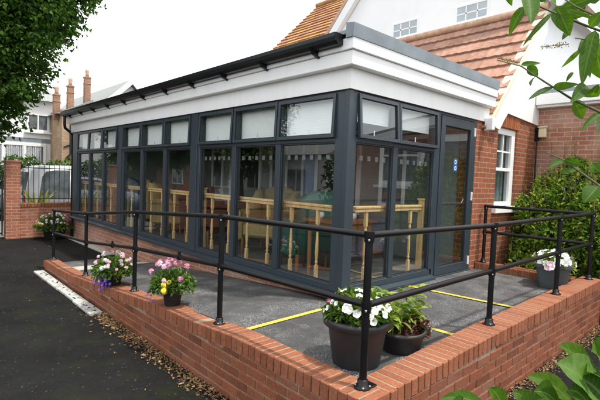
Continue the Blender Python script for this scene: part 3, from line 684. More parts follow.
table('brown wooden dining table behind the middle bays',(1.0,4.75,-.03),.8,.8)
def cup(label,x,y):
    t=thing('cup',label,'cup',(x,y,.706),'cups on the table by the corner post')
    m=MB(); m.lathe([(.025,0),(.035,.03),(.04,.075),(.037,.075),(.032,.03)],(0,0,0),14); m.build('bowl',M['china'],t,local=True)
    m=MB(); m.tube([(.036,0,.06),(.06,0,.055),(.058,0,.03),(.034,0,.025)],.005,6); m.build('handle',M['china'],t,local=True)
for k,(x,y) in enumerate(((.42,.45),(.50,.60),(.44,.78),(.72,.5))): cup('white china cup on the brown table by the corner post',x,y)
m=MB(); m.box(2.70,2.74,3.28,3.5,.3,1.7,.004); tag(m.build('blue_panel',M['blue'],loc=(2.72,3.38,-.03)),'tall blue panel against the rear wall inside the extension','panel')
# ------------------------------------------------------------------ house behind
hs=thing('white_house','white rendered gabled house with brick ground floor, clay tiled lean-to and sash window','house',(3.0,0,GZ))
HP=dict(parent=hs)
# ground floor brick wall facing the ramp, with a window opening
WX0,WX1,WZ0,WZ1=3.47,4.20,.86,2.10
m=MB()
for (a,b,c,e) in ((2.762,WX0,GZ,2.6),(WX1,5.0,GZ,2.6),(WX0,WX1,GZ,WZ0-.06),(WX0,WX1,2.10,2.6)): m.box(a,b,.0,.25,c,e)
m.build('brick_wall',M['brick_house'],hs)
# flat soldier arch
m=MB(); n=12
for k in range(n):
    a=WX0-.06+(WX1-WX0+.12)*k/n; b=WX0-.06+(WX1-WX0+.12)*(k+1)/n; sk=((k+.5)/n-.5)*.07
    s0=len(m.v); m.box(a+.005,b-.005,-.008,.09,2.105,2.325,.004)
    for i in range(s0,len(m.v)):
        v=m.v[i]; m.v[i]=(v[0]+sk*(v[2]-2.105)/.22,v[1],v[2])
m.build('window_arch',M['arch_brick'],hs)
# sash window
q=MB()
for (a,b,c,e) in ((WX0,WX0+.06,WZ0,WZ1),(WX1-.13,WX1,WZ0,WZ1),(WX0+.06,WX1-.13,WZ1-.10,WZ1),(WX0+.06,WX1-.13,WZ0,WZ0+.07),(WX0+.06,WX1-.13,1.42,1.47)): q.box(a,b,.03,.12,c,e,.004)
q.box((WX0+WX1)/2-.045,(WX0+WX1)/2-.02,.05,.09,1.47,WZ1-.1); q.box(WX0+.06,WX1-.13,.052,.088,1.72,1.745)
wn=q.build('window',M['upvc'],hs)
q=MB(); q.box(WX0-.07,WX1+.07,-.07,.03,WZ0-.105,WZ0-.003,.008); q.build('sill',M['upvc'],wn)
q=MB(); q.add([(WX0,.07,WZ0),(WX1,.07,WZ0),(WX1,.07,WZ1),(WX0,.07,WZ1)],[(0,1,2,3)]); q.build('pane',M['glass_house'],wn)
q=MB(); 
for k in range(16): q.tube([(WX0+.05+k*.045,.16+.012*math.sin(k*2.1),WZ0),(WX0+.05+k*.045,.16+.012*math.sin(k*2.1),WZ1)],.024,6,False)
q.build('net_curtain',M['curtain'],wn)
# lean-to gable: plane y=0, roof line z=4.3+(x-5)*1.1
def rz_(x): return 4.27+(x-5)*1.1
m=MB(); m.prism([(3.62,2.33),(5.0,2.27),(5.0,4.2),(3.62,rz_(3.62)-.12)],'y',-.03,.02); m.build('gable_boarding',M['upvc'],hs)
m=MB(); m.prism([(2.99,rz_(2.99)+.0),(5.02,rz_(5.02)),(5.02,rz_(5.02)-.40),(3.62,rz_(3.62)-.42),(3.46,2.18),(3.33,2.03),(3.18,2.05),(3.14,2.12),(2.99,2.06)],'y',-.085,-.032); m.build('bargeboard',M['upvc'],hs)
m=MB(); m.prism([(2.95,rz_(2.95)+.003),(5.03,rz_(5.03)+.003),(5.03,rz_(5.03)+.045),(2.95,rz_(2.95)+.045)],'y',-.11,.06); m.build('verge_mortar',M['mortar_pale'],hs)
m=MB(); m.box(2.92,3.0,-.16,-.033,1.98,2.16,.01); m.build('eaves_box',M['upvc'],hs)
# roof tiles
def tiled(parent,name,mat,x0,z0,x1,z1,y0,y1,rows,wav=.165,amp=.012,step=.036,flip=1):
    m=MB(); dx=(x1-x0)/rows; dz=(z1-z0)/rows; L=math.hypot(dx,dz); nx,nz=-dz/L*flip,dx/L*flip
    for r in range(rows):
        y=y0
        while y<y1-.01:
            ye=min(y+wav*2,y1); n=8; vs=[]
            for k in range(n+1):
                yy=y+(ye-y)*k/n; ph=2*math.pi*(k/n)*2
                hgt=amp*(math.cos(ph)*.5+.5)**1.6
                j=R.uniform(-.002,.002)
                for (t,off) in ((-.02,-.004),(-.02,step+hgt),(1.06,hgt*.6-.002)):
                    vs.append((x0+dx*(r+t)+nx*off,yy,z0+dz*(r+t)+nz*off+j))
            fs=[]
            for k in range(n):
                for i in (0,1): fs.append((k*3+i,k*3+i+1,k*3+4+i,k*3+3+i))
            m.add(vs,fs,False); y=ye+.0
    return m.build(name,mat,parent,recalc=False)
rf=MB(); rf.prism([(2.98,rz_(2.98)-.02),(5.0,rz_(5.0)-.02),(5.0,rz_(5)-.10),(2.98,rz_(2.98)-.10)],'y',.06,5.2); roof=rf.build('lean_to_roof',M['ridge'],hs)
tiled(roof,'roof_tiles',M['tile'],2.93,rz_(2.93)+.01,5.0,rz_(5.0)+.01,-.07,5.2,10)
m=MB(); m.tube([(4.97,-.1,rz_(4.97)+.08),(4.97,5.2,rz_(4.97)+.08)],.07,10); m.build('ridge_capping',M['ridge'],roof)
# upper white wall with cross gable, plane x=5
m=MB(); m.prism([(0.0,GZ),(5.25,GZ),(5.25,4.45),(2.6,7.29),(0.0,4.5)],'x',5.0,5.25)
m.build('gable_wall',M['render'],hs)
m=MB(); m.box(5.25,12,.0,.25,GZ,4.6); m.build('side_wall',M['render'],hs); m=MB(); m.box(5.0,5.25,5.25,9.5,GZ,4.2); m.box(5.25,12,9.25,9.5,GZ,4.2); m.prism([(5.25,4.2),(12.2,4.2),(8.7,7.6)],'y',9.25,9.5); m.build('side_wall',M['render'],hs)
m=MB(); m.prism([(5.28,4.42),(2.6,7.32),(2.6,7.62),(5.62,4.36),(5.5,4.22)],'x',4.86,5.0); m.prism([(-.08,4.42),(2.6,7.32),(2.6,7.62),(-.42,4.36),(-.3,4.22)],'x',4.86,5.0); m.build('bargeboard',M['upvc'],hs)
m=MB(); m.prism([(5.62,4.37),(2.6,7.63),(2.6,7.75),(5.7,4.42)],'x',4.85,8.6); m.prism([(-.42,4.37),(2.6,7.63),(2.6,7.75),(-.5,4.42)],'x',4.85,8.6); m.build('gable_roof',M['ridge'],hs)
mr=MB(); mr.prism([(5.0,4.05),(8.7,7.7),(12.3,4.1),(8.7,7.5)],'y',4.9,9.55); mroof=mr.build('main_roof',M['ridge'],hs)
tiled(mroof,'roof_tiles',M['tile_orange'],4.9,4.02,8.7,7.75,4.9,9.55,22)
m=MB(); m.tube([(8.7,4.9,7.8),(8.7,9.55,7.8)],.1,10); m.build('ridge_capping',M['tile_orange'],mroof)
for (y0,y1,z0,z1) in ((2.52,3.22,4.39,4.76),(.98,1.68,4.39,4.76)):
    q=MB(); 
    for (a,b,c,e) in ((y0,y0+.045,z0,z1),(y1-.045,y1,z0,z1),(y0+.045,y1-.045,z0,z0+.045),(y0+.045,y1-.045,z1-.045,z1)): q.box(4.985,5.03,a,b,c,e,.003)
    for k in (1,2): q.box(4.99,5.02,y0+(y1-y0)*k/3-.012,y0+(y1-y0)*k/3+.012,z0+.045,z1-.045)
    q.box(4.99,5.018,y0+.045,y1-.045,(z0+z1)/2-.012,(z0+z1)/2+.012); wf=q.build('window',M['upvc'],hs)
    q=MB(); q.box(4.994,4.999,y0+.02,y1-.02,z0+.02,z1-.02); q.build('pane',M['sky_glass'],wf)
    q=MB(); q.box(4.94,5.0,y0-.05,y1+.05,z0-.05,z0-.002,.006); q.build('sill',M['upvc'],wf)
# brick wing on the right (plane x=5, towards the viewer)
wg=thing('brick_wing','weathered pink brick side wing with a white fascia behind the green bush','building',(5.0,-3,GZ))
WY0,WY1=-3.35,-1.10
m=MB()
for (a,b,c,e) in ((WY1,-.001,GZ,2.56),(-6.5,WY0,GZ,2.56),(WY0,WY1,GZ,1.10),(WY0,WY1,2.2,2.56)): m.box(5.0,5.25,a,b,c,e)
m.box(5.25,9,-6.5,-6.25,GZ,2.56); m.build('brick_wall',M['brick_wing'],wg)
m=MB(); m.box(4.80,5.05,-6.7,-.04,2.60,2.78,.006); m.box(4.86,5.2,-6.7,-.035,2.561,2.60,.004); m.build('fascia',M['upvc'],wg)
m=MB(); m.box(4.86,9.2,-6.7,-.04,2.78,2.86); m.build('flat_roof',M['lead'],wg)
q=MB()
for (a,b,c,e) in ((WY0,WY0+.12,1.10,2.2),(WY1-.1,WY1,1.10,2.2),(-2.33,-2.15,1.10,2.2),(WY0+.12,-2.33,1.1,1.2),(-2.15,WY1-.1,1.1,1.2),(WY0+.12,-2.33,2.1,2.2),(-2.15,WY1-.1,2.1,2.2),(WY0+.12,-2.33,1.75,1.80)): q.box(5.01,5.12,a,b,c,e,.004)
wn=q.build('window',M['upvc'],wg)
q=MB(); q.add([(5.06,WY0,1.1),(5.06,WY1,1.1),(5.06,WY1,2.2),(5.06,WY0,2.2)],[(0,1,2,3)]); q.build('pane',M['glass_house'],wn)
q=MB(); q.box(5.2,5.24,WY0,WY1,1.1,2.2); q.build('dark_interior',M['inner_dark'],wn)
q=MB(); q.box(4.90,5.06,WY0-.06,WY1+.04,1.03,1.098,.006); q.build('sill',M['upvc'],wn)
q=MB()  # open top hung sash
for (a,b,c,e) in ((-2.15,-2.07,1.19,2.12),(-1.16,-1.08,1.19,2.12),(-2.07,-1.16,1.19,1.29),(-2.07,-1.16,2.03,2.12)): q.box(4.97,5.01,a,b,c,e,.004)
q.rot(0,(5.0,0,2.12),'Y',math.radians(13)); sa=q.build('open_sash',M['upvc'],wg)
q=MB(); q.add([(4.99,-2.09,1.25),(4.99,-1.14,1.25),(4.99,-1.14,2.06),(4.99,-2.09,2.06)],[(0,1,2,3)]); q.rot(0,(5.0,0,2.12),'Y',math.radians(13)); q.build('pane',M['glass_house'],sa)
# alarm/lamp box on the corner of the wing
lb=thing('wall_lamp','small cream lamp box on a black bracket at the corner of the brick wing','lamp',(4.93,-.13,2.12))
m=MB(); m.box(4.90,4.985,-.19,-.07,2.05,2.22,.012); m.prism([(4.88,2.22),(4.985,2.26),(4.985,2.22)],'y',-.20,-.06); m.build('lamp_body',M['cream'],lb)
m=MB(); m.box(4.94,4.999,-.065,-.002,2.0,2.24,.006); m.tube([(4.97,-.035,2.0),(4.97,-.035,1.4),(4.98,-.03,.6)],.012,8); m.build('bracket',M['gutter'],lb)
# ------------------------------------------------------------------ left background: fence wall, gate, van, houses
FY=9.87
fwl=thing('garden_wall','red brick front garden wall with a square pier and black iron railings','wall',(-.6,FY,GZ))
m=MB(); m.box(-1.06,2.6,FY-.1,FY+.115,GZ-.05,.20); m.build('wall_base',M['brick_fence'],fwl)
m=MB(); x=-1.05
while x<2.6: cop_brick(m,Vector((x+.04,FY+.005,.285)),'x',.066,.235,.085,0); x+=.076
m.build('coping',M['coping'],fwl)
m=MB(); m.box(-1.36,-1.06,FY-.16,FY+.14,GZ-.05,1.30); m.box(-1.375,-1.045,FY-.175,FY+.155,1.30,1.345,.01); m.build('pier',M['brick_fence'],fwl)
m=MB(); 
for z in (.40,1.18): m.box(-1.04,2.5,FY-.012,FY+.012,z-.012,z+.012)
m.build('railing_rail',M['iron'],fwl)
x=-.98
while x<.75:
    m=MB(); m.tube([(x,FY,.29),(x,FY,1.24),(x,FY,1.30)],[.008,.008,.002],6); m.build('railing_bar',M['iron'],fwl); x+=.118
m=MB(); m.tube([(-1.06,FY,1.345),(-1.06,FY,1.40)],[.012,.012],8)
gate=thing('iron_gate','black iron bar gate on the outer side of the square brick pier','gate',(-1.9,FY,GZ))
m=MB(); 
for z in (-.45,.95): m.box(-2.45,-1.40,FY-.012,FY+.012,z-.018,z+.018)
m.box(-2.47,-2.44,FY-.015,FY+.015,-.5,1.0); m.box(-1.43,-1.40,FY-.015,FY+.015,-.5,1.0); m.build('gate_frame',M['iron'],gate)
x=-2.36
while x<-1.45: m=MB(); m.tube([(x,FY,-.45),(x,FY,1.06)],.008,6); m.build('gate_bar',M['iron'],gate); x+=.115
m=MB(); m.add([(-3.0,FY+.2,GZ+.006),(-.9,FY+.2,GZ+.006),(-.6,14,GZ+.006),(-3.4,14,GZ+.006)],[(0,1,2,3)]); struct('garden_path',m,M['concrete'])
fw2=thing('garden_wall','long red brick garden wall continuing past the iron gate','wall',(-6,FY,GZ))
m=MB(); m.box(-14,-2.9,FY-.1,FY+.115,GZ-.05,.30); m.build('wall_base',M['brick_fence'],fw2)
m=MB(); m.box(-2.85,-2.52,FY-.16,FY+.14,GZ-.05,1.32,.01); m.build('pier',M['brick_fence'],fw2)
# van
van=thing('parked_van','white van with large grey windows parked behind the iron railings','van',(1.6,12.9,GZ))
def vbox(m,poly,y0,y1,ins=.0): m.prism(poly,'y',y0,y1)
m=MB(); body=[(-.42,-.25),(-.42,.30),(-.36,.62),(-.26,1.08),(-.14,1.20),(.15,1.27),(.9,1.29),(2.2,1.25),(2.9,.85),(3.6,.62),(3.85,.35),(3.85,-.25)]
m.prism(body,'y',12.45,14.15)
bo=bmesh.new(); 
vv=[bo.verts.new(p) for p in m.v]; [bo.faces.new([vv[i] for i in f]) for f in m.f]; bmesh.ops.bevel(bo,geom=bo.edges[:],offset=.05,segments=2,affect='EDGES'); bo.verts.index_update()
m=MB(); m.add([v.co for v in bo.verts],[[v.index for v in f.verts] for f in bo.faces],True); bo.free(); vb=m.build('body',M['van_paint'],van)
m=MB(); m.prism([(-.06,.24),(.03,.92),(.13,1.08),(.40,1.13),(.82,1.14),(.82,.24)],'y',12.436,12.46); m.build('side_window',M['car_glass'],van)
m=MB(); m.prism([(.9,.42),(.9,1.14),(1.75,1.12),(2.35,.72),(2.35,.42)],'y',12.436,12.46); m.build('side_window',M['car_glass'],van)
m=MB(); m.prism([(12.6,.35),(14.0,.35),(13.9,1.05),(12.7,1.05)],'x',-.46,-.30); m.rot(0,(-.40,13,.6),'Y',math.radians(10)); m.build('rear_window',M['car_glass'],van)
m=MB(); m.box(.84,.855,12.440,12.452,-.22,1.16); m.build('door_seam',M['gasket'],van)
m=MB(); m.box(.70,.80,12.425,12.45,.10,.135,.008); m.build('door_handle',M['gasket'],van)
m=MB(); m.box(-.47,-.36,12.48,14.1,-.30,-.08,.03); m.build('bumper',M['gasket'],van)
m=MB(); m.box(-.45,-.40,12.5,12.62,.05,.35,.01); m.build('tail_lamp',M['lamp_red'],van)
for x in (.35,2.9):
    for y in (12.47,14.0):
        m=MB(); m.tube([(x,y,GZ+.32),(x,y+.18,GZ+.32)],.32,20); wh=m.build('wheel',M['tyre'],van)
        m=MB(); m.tube([(x,y-.012,GZ+.32),(x,y+.02,GZ+.32)],.19,16); m.build('rim',M['steel'],wh)
car=thing('parked_car','silver blue car parked beyond the garden wall beside the brick pier','car',(-2.3,15.5,GZ))
m=MB(); m.prism([(-4.2,-.3),(-4.2,.15),(-3.9,.32),(-3.2,.40),(-2.5,.88),(-1.5,.92),(-.85,.45),(-.45,.36),(-.38,-.3)],'y',14.9,16.5)
bo=bmesh.new(); vv=[bo.verts.new(p) for p in m.v]; [bo.faces.new([vv[i] for i in f]) for f in m.f]; bmesh.ops.bevel(bo,geom=bo.edges[:],offset=.06,segments=2,affect='EDGES'); bo.verts.index_update()
m=MB(); m.add([v.co for v in bo.verts],[[v.index for v in f.verts] for f in bo.faces],True); bo.free(); m.build('body',M['car_paint'],car)
m=MB(); m.prism([(-3.0,.44),(-2.45,.80),(-1.6,.84),(-1.0,.48)],'y',14.885,14.92); m.build('side_window',M['car_glass'],car)
for x in (-3.5,-1.1):
    for y in (14.9,16.3): m=MB(); m.tube([(x,y,GZ+.3),(x,y+.18,GZ+.3)],.30,18); wh=m.build('wheel',M['tyre'],car); m=MB(); m.tube([(x,y-.01,GZ+.3),(x,y+.02,GZ+.3)],.18,14); m.build('rim',M['steel'],wh)
m=MB(); m.box(-.42,-.36,15.0,15.25,.1,.22,.01); m.build('headlight',M['white'],car)
# far white house with strip window
wh=thing('rendered_house','pale white rendered house with a strip of wide windows behind the hedge','house',(-2,22,GZ))
m=MB(); m.box(-9,2.85,22,30,GZ,4.5); m.build('wall',M['render'],wh)
m=MB(); m.prism([(21.7,4.46),(26,6.0),(30.3,4.46)],'x',-9.3,2.95); m.build('roof',M['slate'],wh)
m=MB(); m.box(-9.05,2.86,21.96,22.03,2.42,2.62); m.build('string_course',M['lead'],wh)
q=MB(); q.box(-3.2,2.3,21.88,21.998,1.25,1.42,.01); q.box(-3.2,2.3,21.9,21.998,2.22,2.36,.01)
for x in (-3.2,-1.75,-.62,.45,1.32,2.18): q.box(x,x+.12,21.9,21.997,1.42,2.22,.005)
ww=q.build('window',M['upvc'],wh)
q=MB(); q.box(-3.1,2.2,21.96,21.99,1.42,2.22); q.build('pane',M['car_glass'],ww)
q=MB()
for k in range(66): q.tube([(-3.0+k*.078,21.947+.008*math.sin(k*1.9),1.43),(-3.0+k*.078,21.947+.008*math.sin(k*1.9),2.21)],.035,6,False)
q.build('net_curtain',M['curtain'],ww)
for x in (1.45,-.8):
    q=MB()
    for (a,b,c,e) in ((x,x+.1,2.95,3.85),(x+.9,x+1,2.95,3.85),(x+.1,x+.9,2.95,3.05),(x+.1,x+.9,3.75,3.85),(x+.47,x+.53,3.05,3.75)): q.box(a,b,21.93,21.998,c,e,.004)
    q.box(x-.08,x+1.08,21.85,21.998,2.86,2.948,.01); ww=q.build('window',M['upvc'],wh)
    q=MB(); q.box(x+.05,x+.95,21.965,21.99,3.0,3.8); q.build('pane',M['car_glass'],ww)
# tan brick house with slate roof and chimneys
th=thing('brick_house','tan brick house with grey slate gable roof and tall brick chimneys','house',(4.5,20,GZ))
m=MB(); m.box(2.52,9.0,20,27,GZ,3.95); m.build('wall',M['brick_tan'],th); m=MB(); m.prism([(3.9,3.955),(7.4,3.955),(5.67,5.62)],'y',20,20.2); m.build('gable',M['render'],th)
m=MB(); m.prism([(3.6,3.85),(5.67,5.86),(7.7,3.85),(7.5,3.8),(5.67,5.66),(3.8,3.8)],'y',19.7,30); m.build('roof',M['slate'],th)
m=MB(); m.prism([(3.55,3.83),(5.67,5.90),(7.75,3.83),(7.45,3.8),(5.67,5.60),(3.85,3.8)],'y',19.62,19.695); m.build('bargeboard',M['upvc'],th)
m=MB(); m.prism([(4.9,4.5),(6.4,4.5),(5.67,5.3)],'y',19.9,19.998); m.build('gable_panel',M['upvc'],th)
m=MB(); m.prism([(2.3,3.75),(3.9,3.75),(3.9,4.6),],'y',20.0,27); m.build('side_roof',M['slate'],th)
for (x,zt,y) in ((2.42,4.95,20.6),(3.02,5.45,20.6),(3.78,6.0,20.6)):
    m=MB(); m.box(x-.135,x+.135,y-.135,y+.135,3.5,zt-.32); m.box(x-.152,x+.152,y-.152,y+.152,zt-.62,zt-.57,.01); m.box(x-.155,x+.155,y-.155,y+.155,zt-.32,zt-.25,.01); ch=m.build('chimney',M['brick_chimney'],th)
    m=MB(); m.lathe([(.095,0),(.085,.14),(.10,.28),(.10,.36),(.075,.36)],(x,y,zt-.25),12,capt=True); m.build('chimney_pot',M['ridge'],ch)
m=MB(); m.tube([(2.9,19.96,3.6),(2.9,19.96,1.9),(2.75,19.96,1.75),(2.75,19.96,GZ)],.05,8); m.tube([(2.6,19.97,2.2),(3.2,19.97,2.5)],.03,6); m.build('drainpipe',M['gutter'],th)
# hedge and planting beyond the fence
def hedge(name,label,x0,x1,y0,y1,z0,z1,n,mat,sz,cat='hedge'):
    t=thing(name,label,cat,((x0+x1)/2,(y0+y1)/2,GZ))
    P=rng.uniform((x0,y0,z0),(x1,y1,z1),(n,3)); P[:,2]+=.12*np.sin(P[:,0]*3.1)+.07*np.sin(P[:,0]*8+1)
    D=rng.normal(size=(n,3))+np.array([0,-.4,.4]); m=MB(); leaves(m,P,D,rng.uniform(.7,1.3,n)*sz,rng.uniform(.7,1.3,n)*sz*.6); m.build('foliage',mat,t)
    m=MB()
    for k in range(max(3,int((x1-x0)/.8))):
        x=x0+(x1-x0)*(k+.5)/max(3,int((x1-x0)/.8)); m.tube([(x,(y0+y1)/2,GZ),(x+.1,(y0+y1)/2,z1-.2)],[.05,.02],6)
    m.build('stems',M['bark'],t); return t
hedge('hedge','dense green clipped hedge between the van and the white house',-4.5,3.2,17.6,18.6,GZ,1.5,11000,M['hedge_leaf'],.15)
def strap_plant(label,x,y,h,n):
    t=thing('strap_leaf_plant',label,'plant',(x,y,GZ)); m=MB()
    for k in range(n):
        a=R.uniform(0,6.283); r=R.uniform(.25,.6)*h; b=Vector((x+r*math.cos(a),y+r*math.sin(a)*.5,GZ+h*R.uniform(.5,1))); blade(m,(x+R.uniform(-.15,.15),y,GZ),b,.06,bend=(0,0,h*.25),n=6)
    m.build('foliage',M['strap_leaf'],t)
strap_plant('yellow green strap leaved plant behind the railings next to the pier',-.62,10.35,1.25,46)
strap_plant('yellow green strap leaved plant behind the iron gate',-1.75,10.9,1.15,40)
# ------------------------------------------------------------------ trees
def tree(label,base,h,blobs,nleaf,lsz,mat,trunk_r=.22,name='leafy_tree'):
    t=thing(name,label,'tree',base); m=MB(); b=Vector(base)
    m.tube([b,b+Vector((.05,.02,h*.2)),b+Vector((.0,.1,h*.4)),b+Vector((.1,.05,h*.75))],[trunk_r*1.3,trunk_r,trunk_r*.75,trunk_r*.3],10)
    for (c,r) in blobs:
        c=Vector(c); s=b+Vector((0,0,h*R.uniform(.22,.5))); mid=s.lerp(c,.55)+Vector((0,0,.25)); m.tube([s,mid,c],[trunk_r*.4,trunk_r*.22,.02],7)
        for _ in range(4):
            e=c+Vector((R.gauss(0,1),R.gauss(0,1),R.gauss(0,.7)))*r*.5; m.tube([mid.lerp(c,R.uniform(.3,.9)),e],[.03,.008],5)
    m.build('trunk',M['bark'],t)
    m=MB(); tot=sum(r**2 for c,r in blobs)
    for (c,r) in blobs:
        n=int(nleaf*r*r/tot); nt_=max(8,n//26)
        q=rng.normal(size=(nt_,3)); q/=np.linalg.norm(q,axis=1)[:,None]; rad=r*rng.uniform(.25,1.0,nt_)**.5; tw=np.array(c)+q*rad[:,None]*np.array([1,1,.8])
        # leaves cluster along drooping twigs
        idx=rng.integers(0,nt_,n); P=tw[idx]+rng.normal(size=(n,3))*np.array([.22,.22,.16])*r**.5*.62
        D=rng.normal(size=(n,3))*.8+q[idx]*.6+np.array([0,0,-.55]); leaves(m,P,D,rng.uniform(.6,1.25,n)*lsz,rng.uniform(.6,1.2,n)*lsz*.75,.2,.2)
    m.build('crown',mat,t,recalc=False); return t
tree('large dark green tree overhanging the fence and driveway',(-4.6,10.6,GZ),9,
  [((-3.2,10.2,3.6),1.7),((-2.1,10.4,4.6),1.6),((-1.0,10.6,5.5),1.45),((-2.6,10.0,6.2),1.9),((-4.2,10.2,5.2),2.0),((-5.2,10.5,7),2.2),((-.9,10.9,7.0),1.7),((-.1,11.0,6.2),1.15),((-2.9,9.7,2.5),1.3),((-1.7,10.0,3.2),1.1),((-1.0,10.2,4.2),1.05),((-4.4,9.6,3.2),1.4),((.35,11.1,7.0),1.0),((-.4,10.6,5.1),.9),((-1.5,10.1,2.45),.6),((-6,10.5,4.2),1.8),((-1.9,9.9,2.0),.5),((.0,11.1,5.5),.6),((.5,11.2,7.9),1.1),((-.9,10.3,3.3),.5),((-2.6,9.6,1.75),.6),((.75,11.2,6.5),.5)],
  88000,.128,M['tree_leaf'],.3)
# things the glazing mirrors: garden trees, hedge and a brick house across the drive (left of the view)
tree('round green garden tree across the driveway mirrored in the glazing',(-9.5,15.5,GZ),6,[((-9.5,15.5,2.6),1.8),((-10.6,15.6,3.4),1.5),((-8.3,15.4,2.2),1.3)],9000,.22,M['hedge_leaf'],.2)
tree('dark bushy garden tree mirrored in the far glazing bays',(-7.6,21.5,GZ),7,[((-7.6,21.5,3),2.2),((-8.8,21.5,4),1.8),((-6.4,21.3,2),1.6)],8000,.26,M['tree_leaf'],.2)
hedge('hedge','tall dark hedge along the far side of the driveway',-16,-9.6,9.0,10.0,GZ,1.9,6000,M['hedge_leaf'],.2)
def neighbour(name,label,y0,y1,wm,rm):
    h=thing(name,label,'house',(-14,(y0+y1)/2,GZ))
    m=MB(); m.box(-19,-11.5,y0,y1,GZ,2.3); m.build('wall',wm,h)
    m=MB(); m.prism([(-19.3,2.31),(-15.2,4.0),(-11.2,2.31)],'y',y0-.3,y1+.3); m.build('roof',rm,h)
    y=y0+1.2
    while y<y1-2:
        q=MB(); q.box(-11.498,-11.44,y,y+1.6,.4,1.7,.01); ww=q.build('window',M['upvc'],h); q=MB(); q.box(-11.45,-11.43,y+.12,y+.75,.52,1.58); q.box(-11.45,-11.43,y+.85,y+1.48,.52,1.58); q.build('pane',M['car_glass'],ww); y+=3.4
neighbour('reflection_bungalow','added unseen white bungalow that puts a pale reflection in the glazing',11.5,21.5,M['render'],M['slate'])  # added out of view so the lower panes mirror something pale
neighbour('brick_bungalow','red brick bungalow further along the driveway mirrored in the far glazing',24,36,M['brick_fence'],M['ridge'])
# ------------------------------------------------------------------ bush by the wing
bt=thing('bush','large glossy green bush with reddish sprigs against the pink brick wing','bush',(4.3,-.75,GZ))
m=MB()
for k in range(34):
    a=R.uniform(0,6.283); r=R.uniform(.1,.6); x,y=4.3+r*math.cos(a)*.9,-.8+r*math.sin(a); zt=R.uniform(.9,1.55)
    m.tube([(4.3+.15*math.cos(a),-.8+.15*math.sin(a),GZ),((4.3+x)/2+.08,(y-.8)/2,.35),(x,y,zt)],[.02,.014,.005],5)
m.build('stems',M['bark'],bt)
m=MB(); blobs=[((4.25,-.45,.75),.42),((4.4,-.85,.95),.45),((4.2,-1.15,.75),.45),((4.0,-.75,.35),.42),((4.55,-.35,.45),.42),((4.5,-1.25,1.0),.42),((4.1,-1.45,.45),.5),((3.95,-.45,.1),.36),((4.5,-1.7,.75),.5),((3.9,-1.0,-.1),.4),((4.0,-1.8,.2),.5),((4.35,-.15,.3),.3),((3.65,-.5,-.1),.28),((4.7,-1.0,1.25),.35),((4.6,-.5,1.15),.32),((4.6,-1.4,1.35),.38),((4.75,-.7,1.5),.2),((4.65,-1.7,1.25),.4)]
for c,r in blobs:
    n=int(1450*r*r/.18); q=rng.normal(size=(n,3)); q/=np.linalg.norm(q,axis=1)[:,None]; P=np.array(c)+q*(r*rng.uniform(.35,1.05,n)**.6)[:,None]
    leaves(m,P,q*.8+rng.normal(size=(n,3))*.7+np.array([0,0,.25]),rng.uniform(.5,1.3,n)*.078,rng.uniform(.6,1.2,n)*.042,.3,.2)
m.build('foliage',M['laurel_leaf'],bt)
m=MB()
for k in range(95):
    c,r=R.choice(blobs); x=c[0]+R.gauss(0,.25); y=c[1]+R.gauss(0,.25); z=c[2]+r*.8; h=R.uniform(.2,.6)
    m.tube([(x,y,z-.1),(x+R.uniform(-.06,.06),y+R.uniform(-.06,.06),z+h)],[.004,.0015],4)
    n=16; P=np.array([(x,y,z)])+np.array([[0,0,1]])*rng.uniform(0,h,(n,1))+rng.normal(size=(n,3))*.012; leaves(m,P,rng.normal(size=(n,3))+np.array([0,0,.6]),rng.uniform(.02,.04,n),rng.uniform(.010,.02,n))
m.build('sprigs',M['sprig'],bt)
# ------------------------------------------------------------------ flower pots
def mesh_flower(kind):
    m=MB()
    if kind=='petunia':
        n=5; k=10; vs=[(0,0,-.012)]
        for j in range(n*2*k//k*2):
            pass
        N_=30; ring1=[];ring2=[]
        for j in range(N_):
            t=2*math.pi*j/N_; rr=.031*(1+.13*abs(math.cos(2.5*t)) -.06); ring1.append((.012*math.cos(t),.012*math.sin(t),-.002)); ring2.append((rr*math.cos(t),rr*math.sin(t),.006+.003*math.sin(5*t)))
        m.add([(0,0,-.014)]+ring1+ring2,[(0,1+j,1+(j+1)%N_) for j in range(N_)]+[(1+j,1+N_+j,1+N_+(j+1)%N_,1+(j+1)%N_) for j in range(N_)],True)
    elif kind=='cluster':
        for i in range(30):
            a=R.uniform(0,6.283); el=R.uniform(-.2,1.5); d=Vector((math.cos(a)*math.cos(el),math.sin(a)*math.cos(el),math.sin(el))); c=d*.030
            s=d.orthogonal().normalized(); u=d.cross(s); N_=5; r=.0155; vs=[c-d*.003]
            for j in range(10):
                t=2*math.pi*j/10; rr=r*(1 if j%2==0 else .55); vs.append(c+(s*math.cos(t)+u*math.sin(t))*rr+d*.002)
            m.add(vs,[(0,1+j,1+(j+1)%10) for j in range(10)])
    elif kind=='pompom':
        for ring,(r,z) in enumerate(((.024,0),(.019,.007),(.012,.012))):
            for j in range(10):
                t=2*math.pi*j/10+ring*.3; c=Vector((r*math.cos(t),r*math.sin(t),z)); s=Vector((-math.sin(t),math.cos(t),0))*.008
                m.add([c*.3+Vector((0,0,z*.6)),c-s,c*1.15,c+s],[(0,1,2,3)])
    else:
        N_=10; vs=[(0,0,0)]
        for j in range(N_):
            t=2*math.pi*j/N_; rr=.013*(1 if j%2==0 else .5); vs.append((rr*math.cos(t),rr*math.sin(t),.003))
        m.add(vs,[(0,1+j,1+(j+1)%N_) for j in range(N_)])
    return m
FL={}
def flower(parent,kind,mat,p,d,s=1,th_=False):
    key=(kind,mat)
    if key not in FL:
        o=mesh_flower(kind).build('flower',M[mat],None); FL[key]=o.data; COL.objects.unlink(o); bpy.data.objects.remove(o)
    o=bpy.data.objects.new('flower',FL[key]); COL.objects.link(o); o.parent=parent; o.location=p; o.rotation_euler=Vector(d).to_track_quat('Z','Y').to_euler(); o.scale=(s,s,s); return o
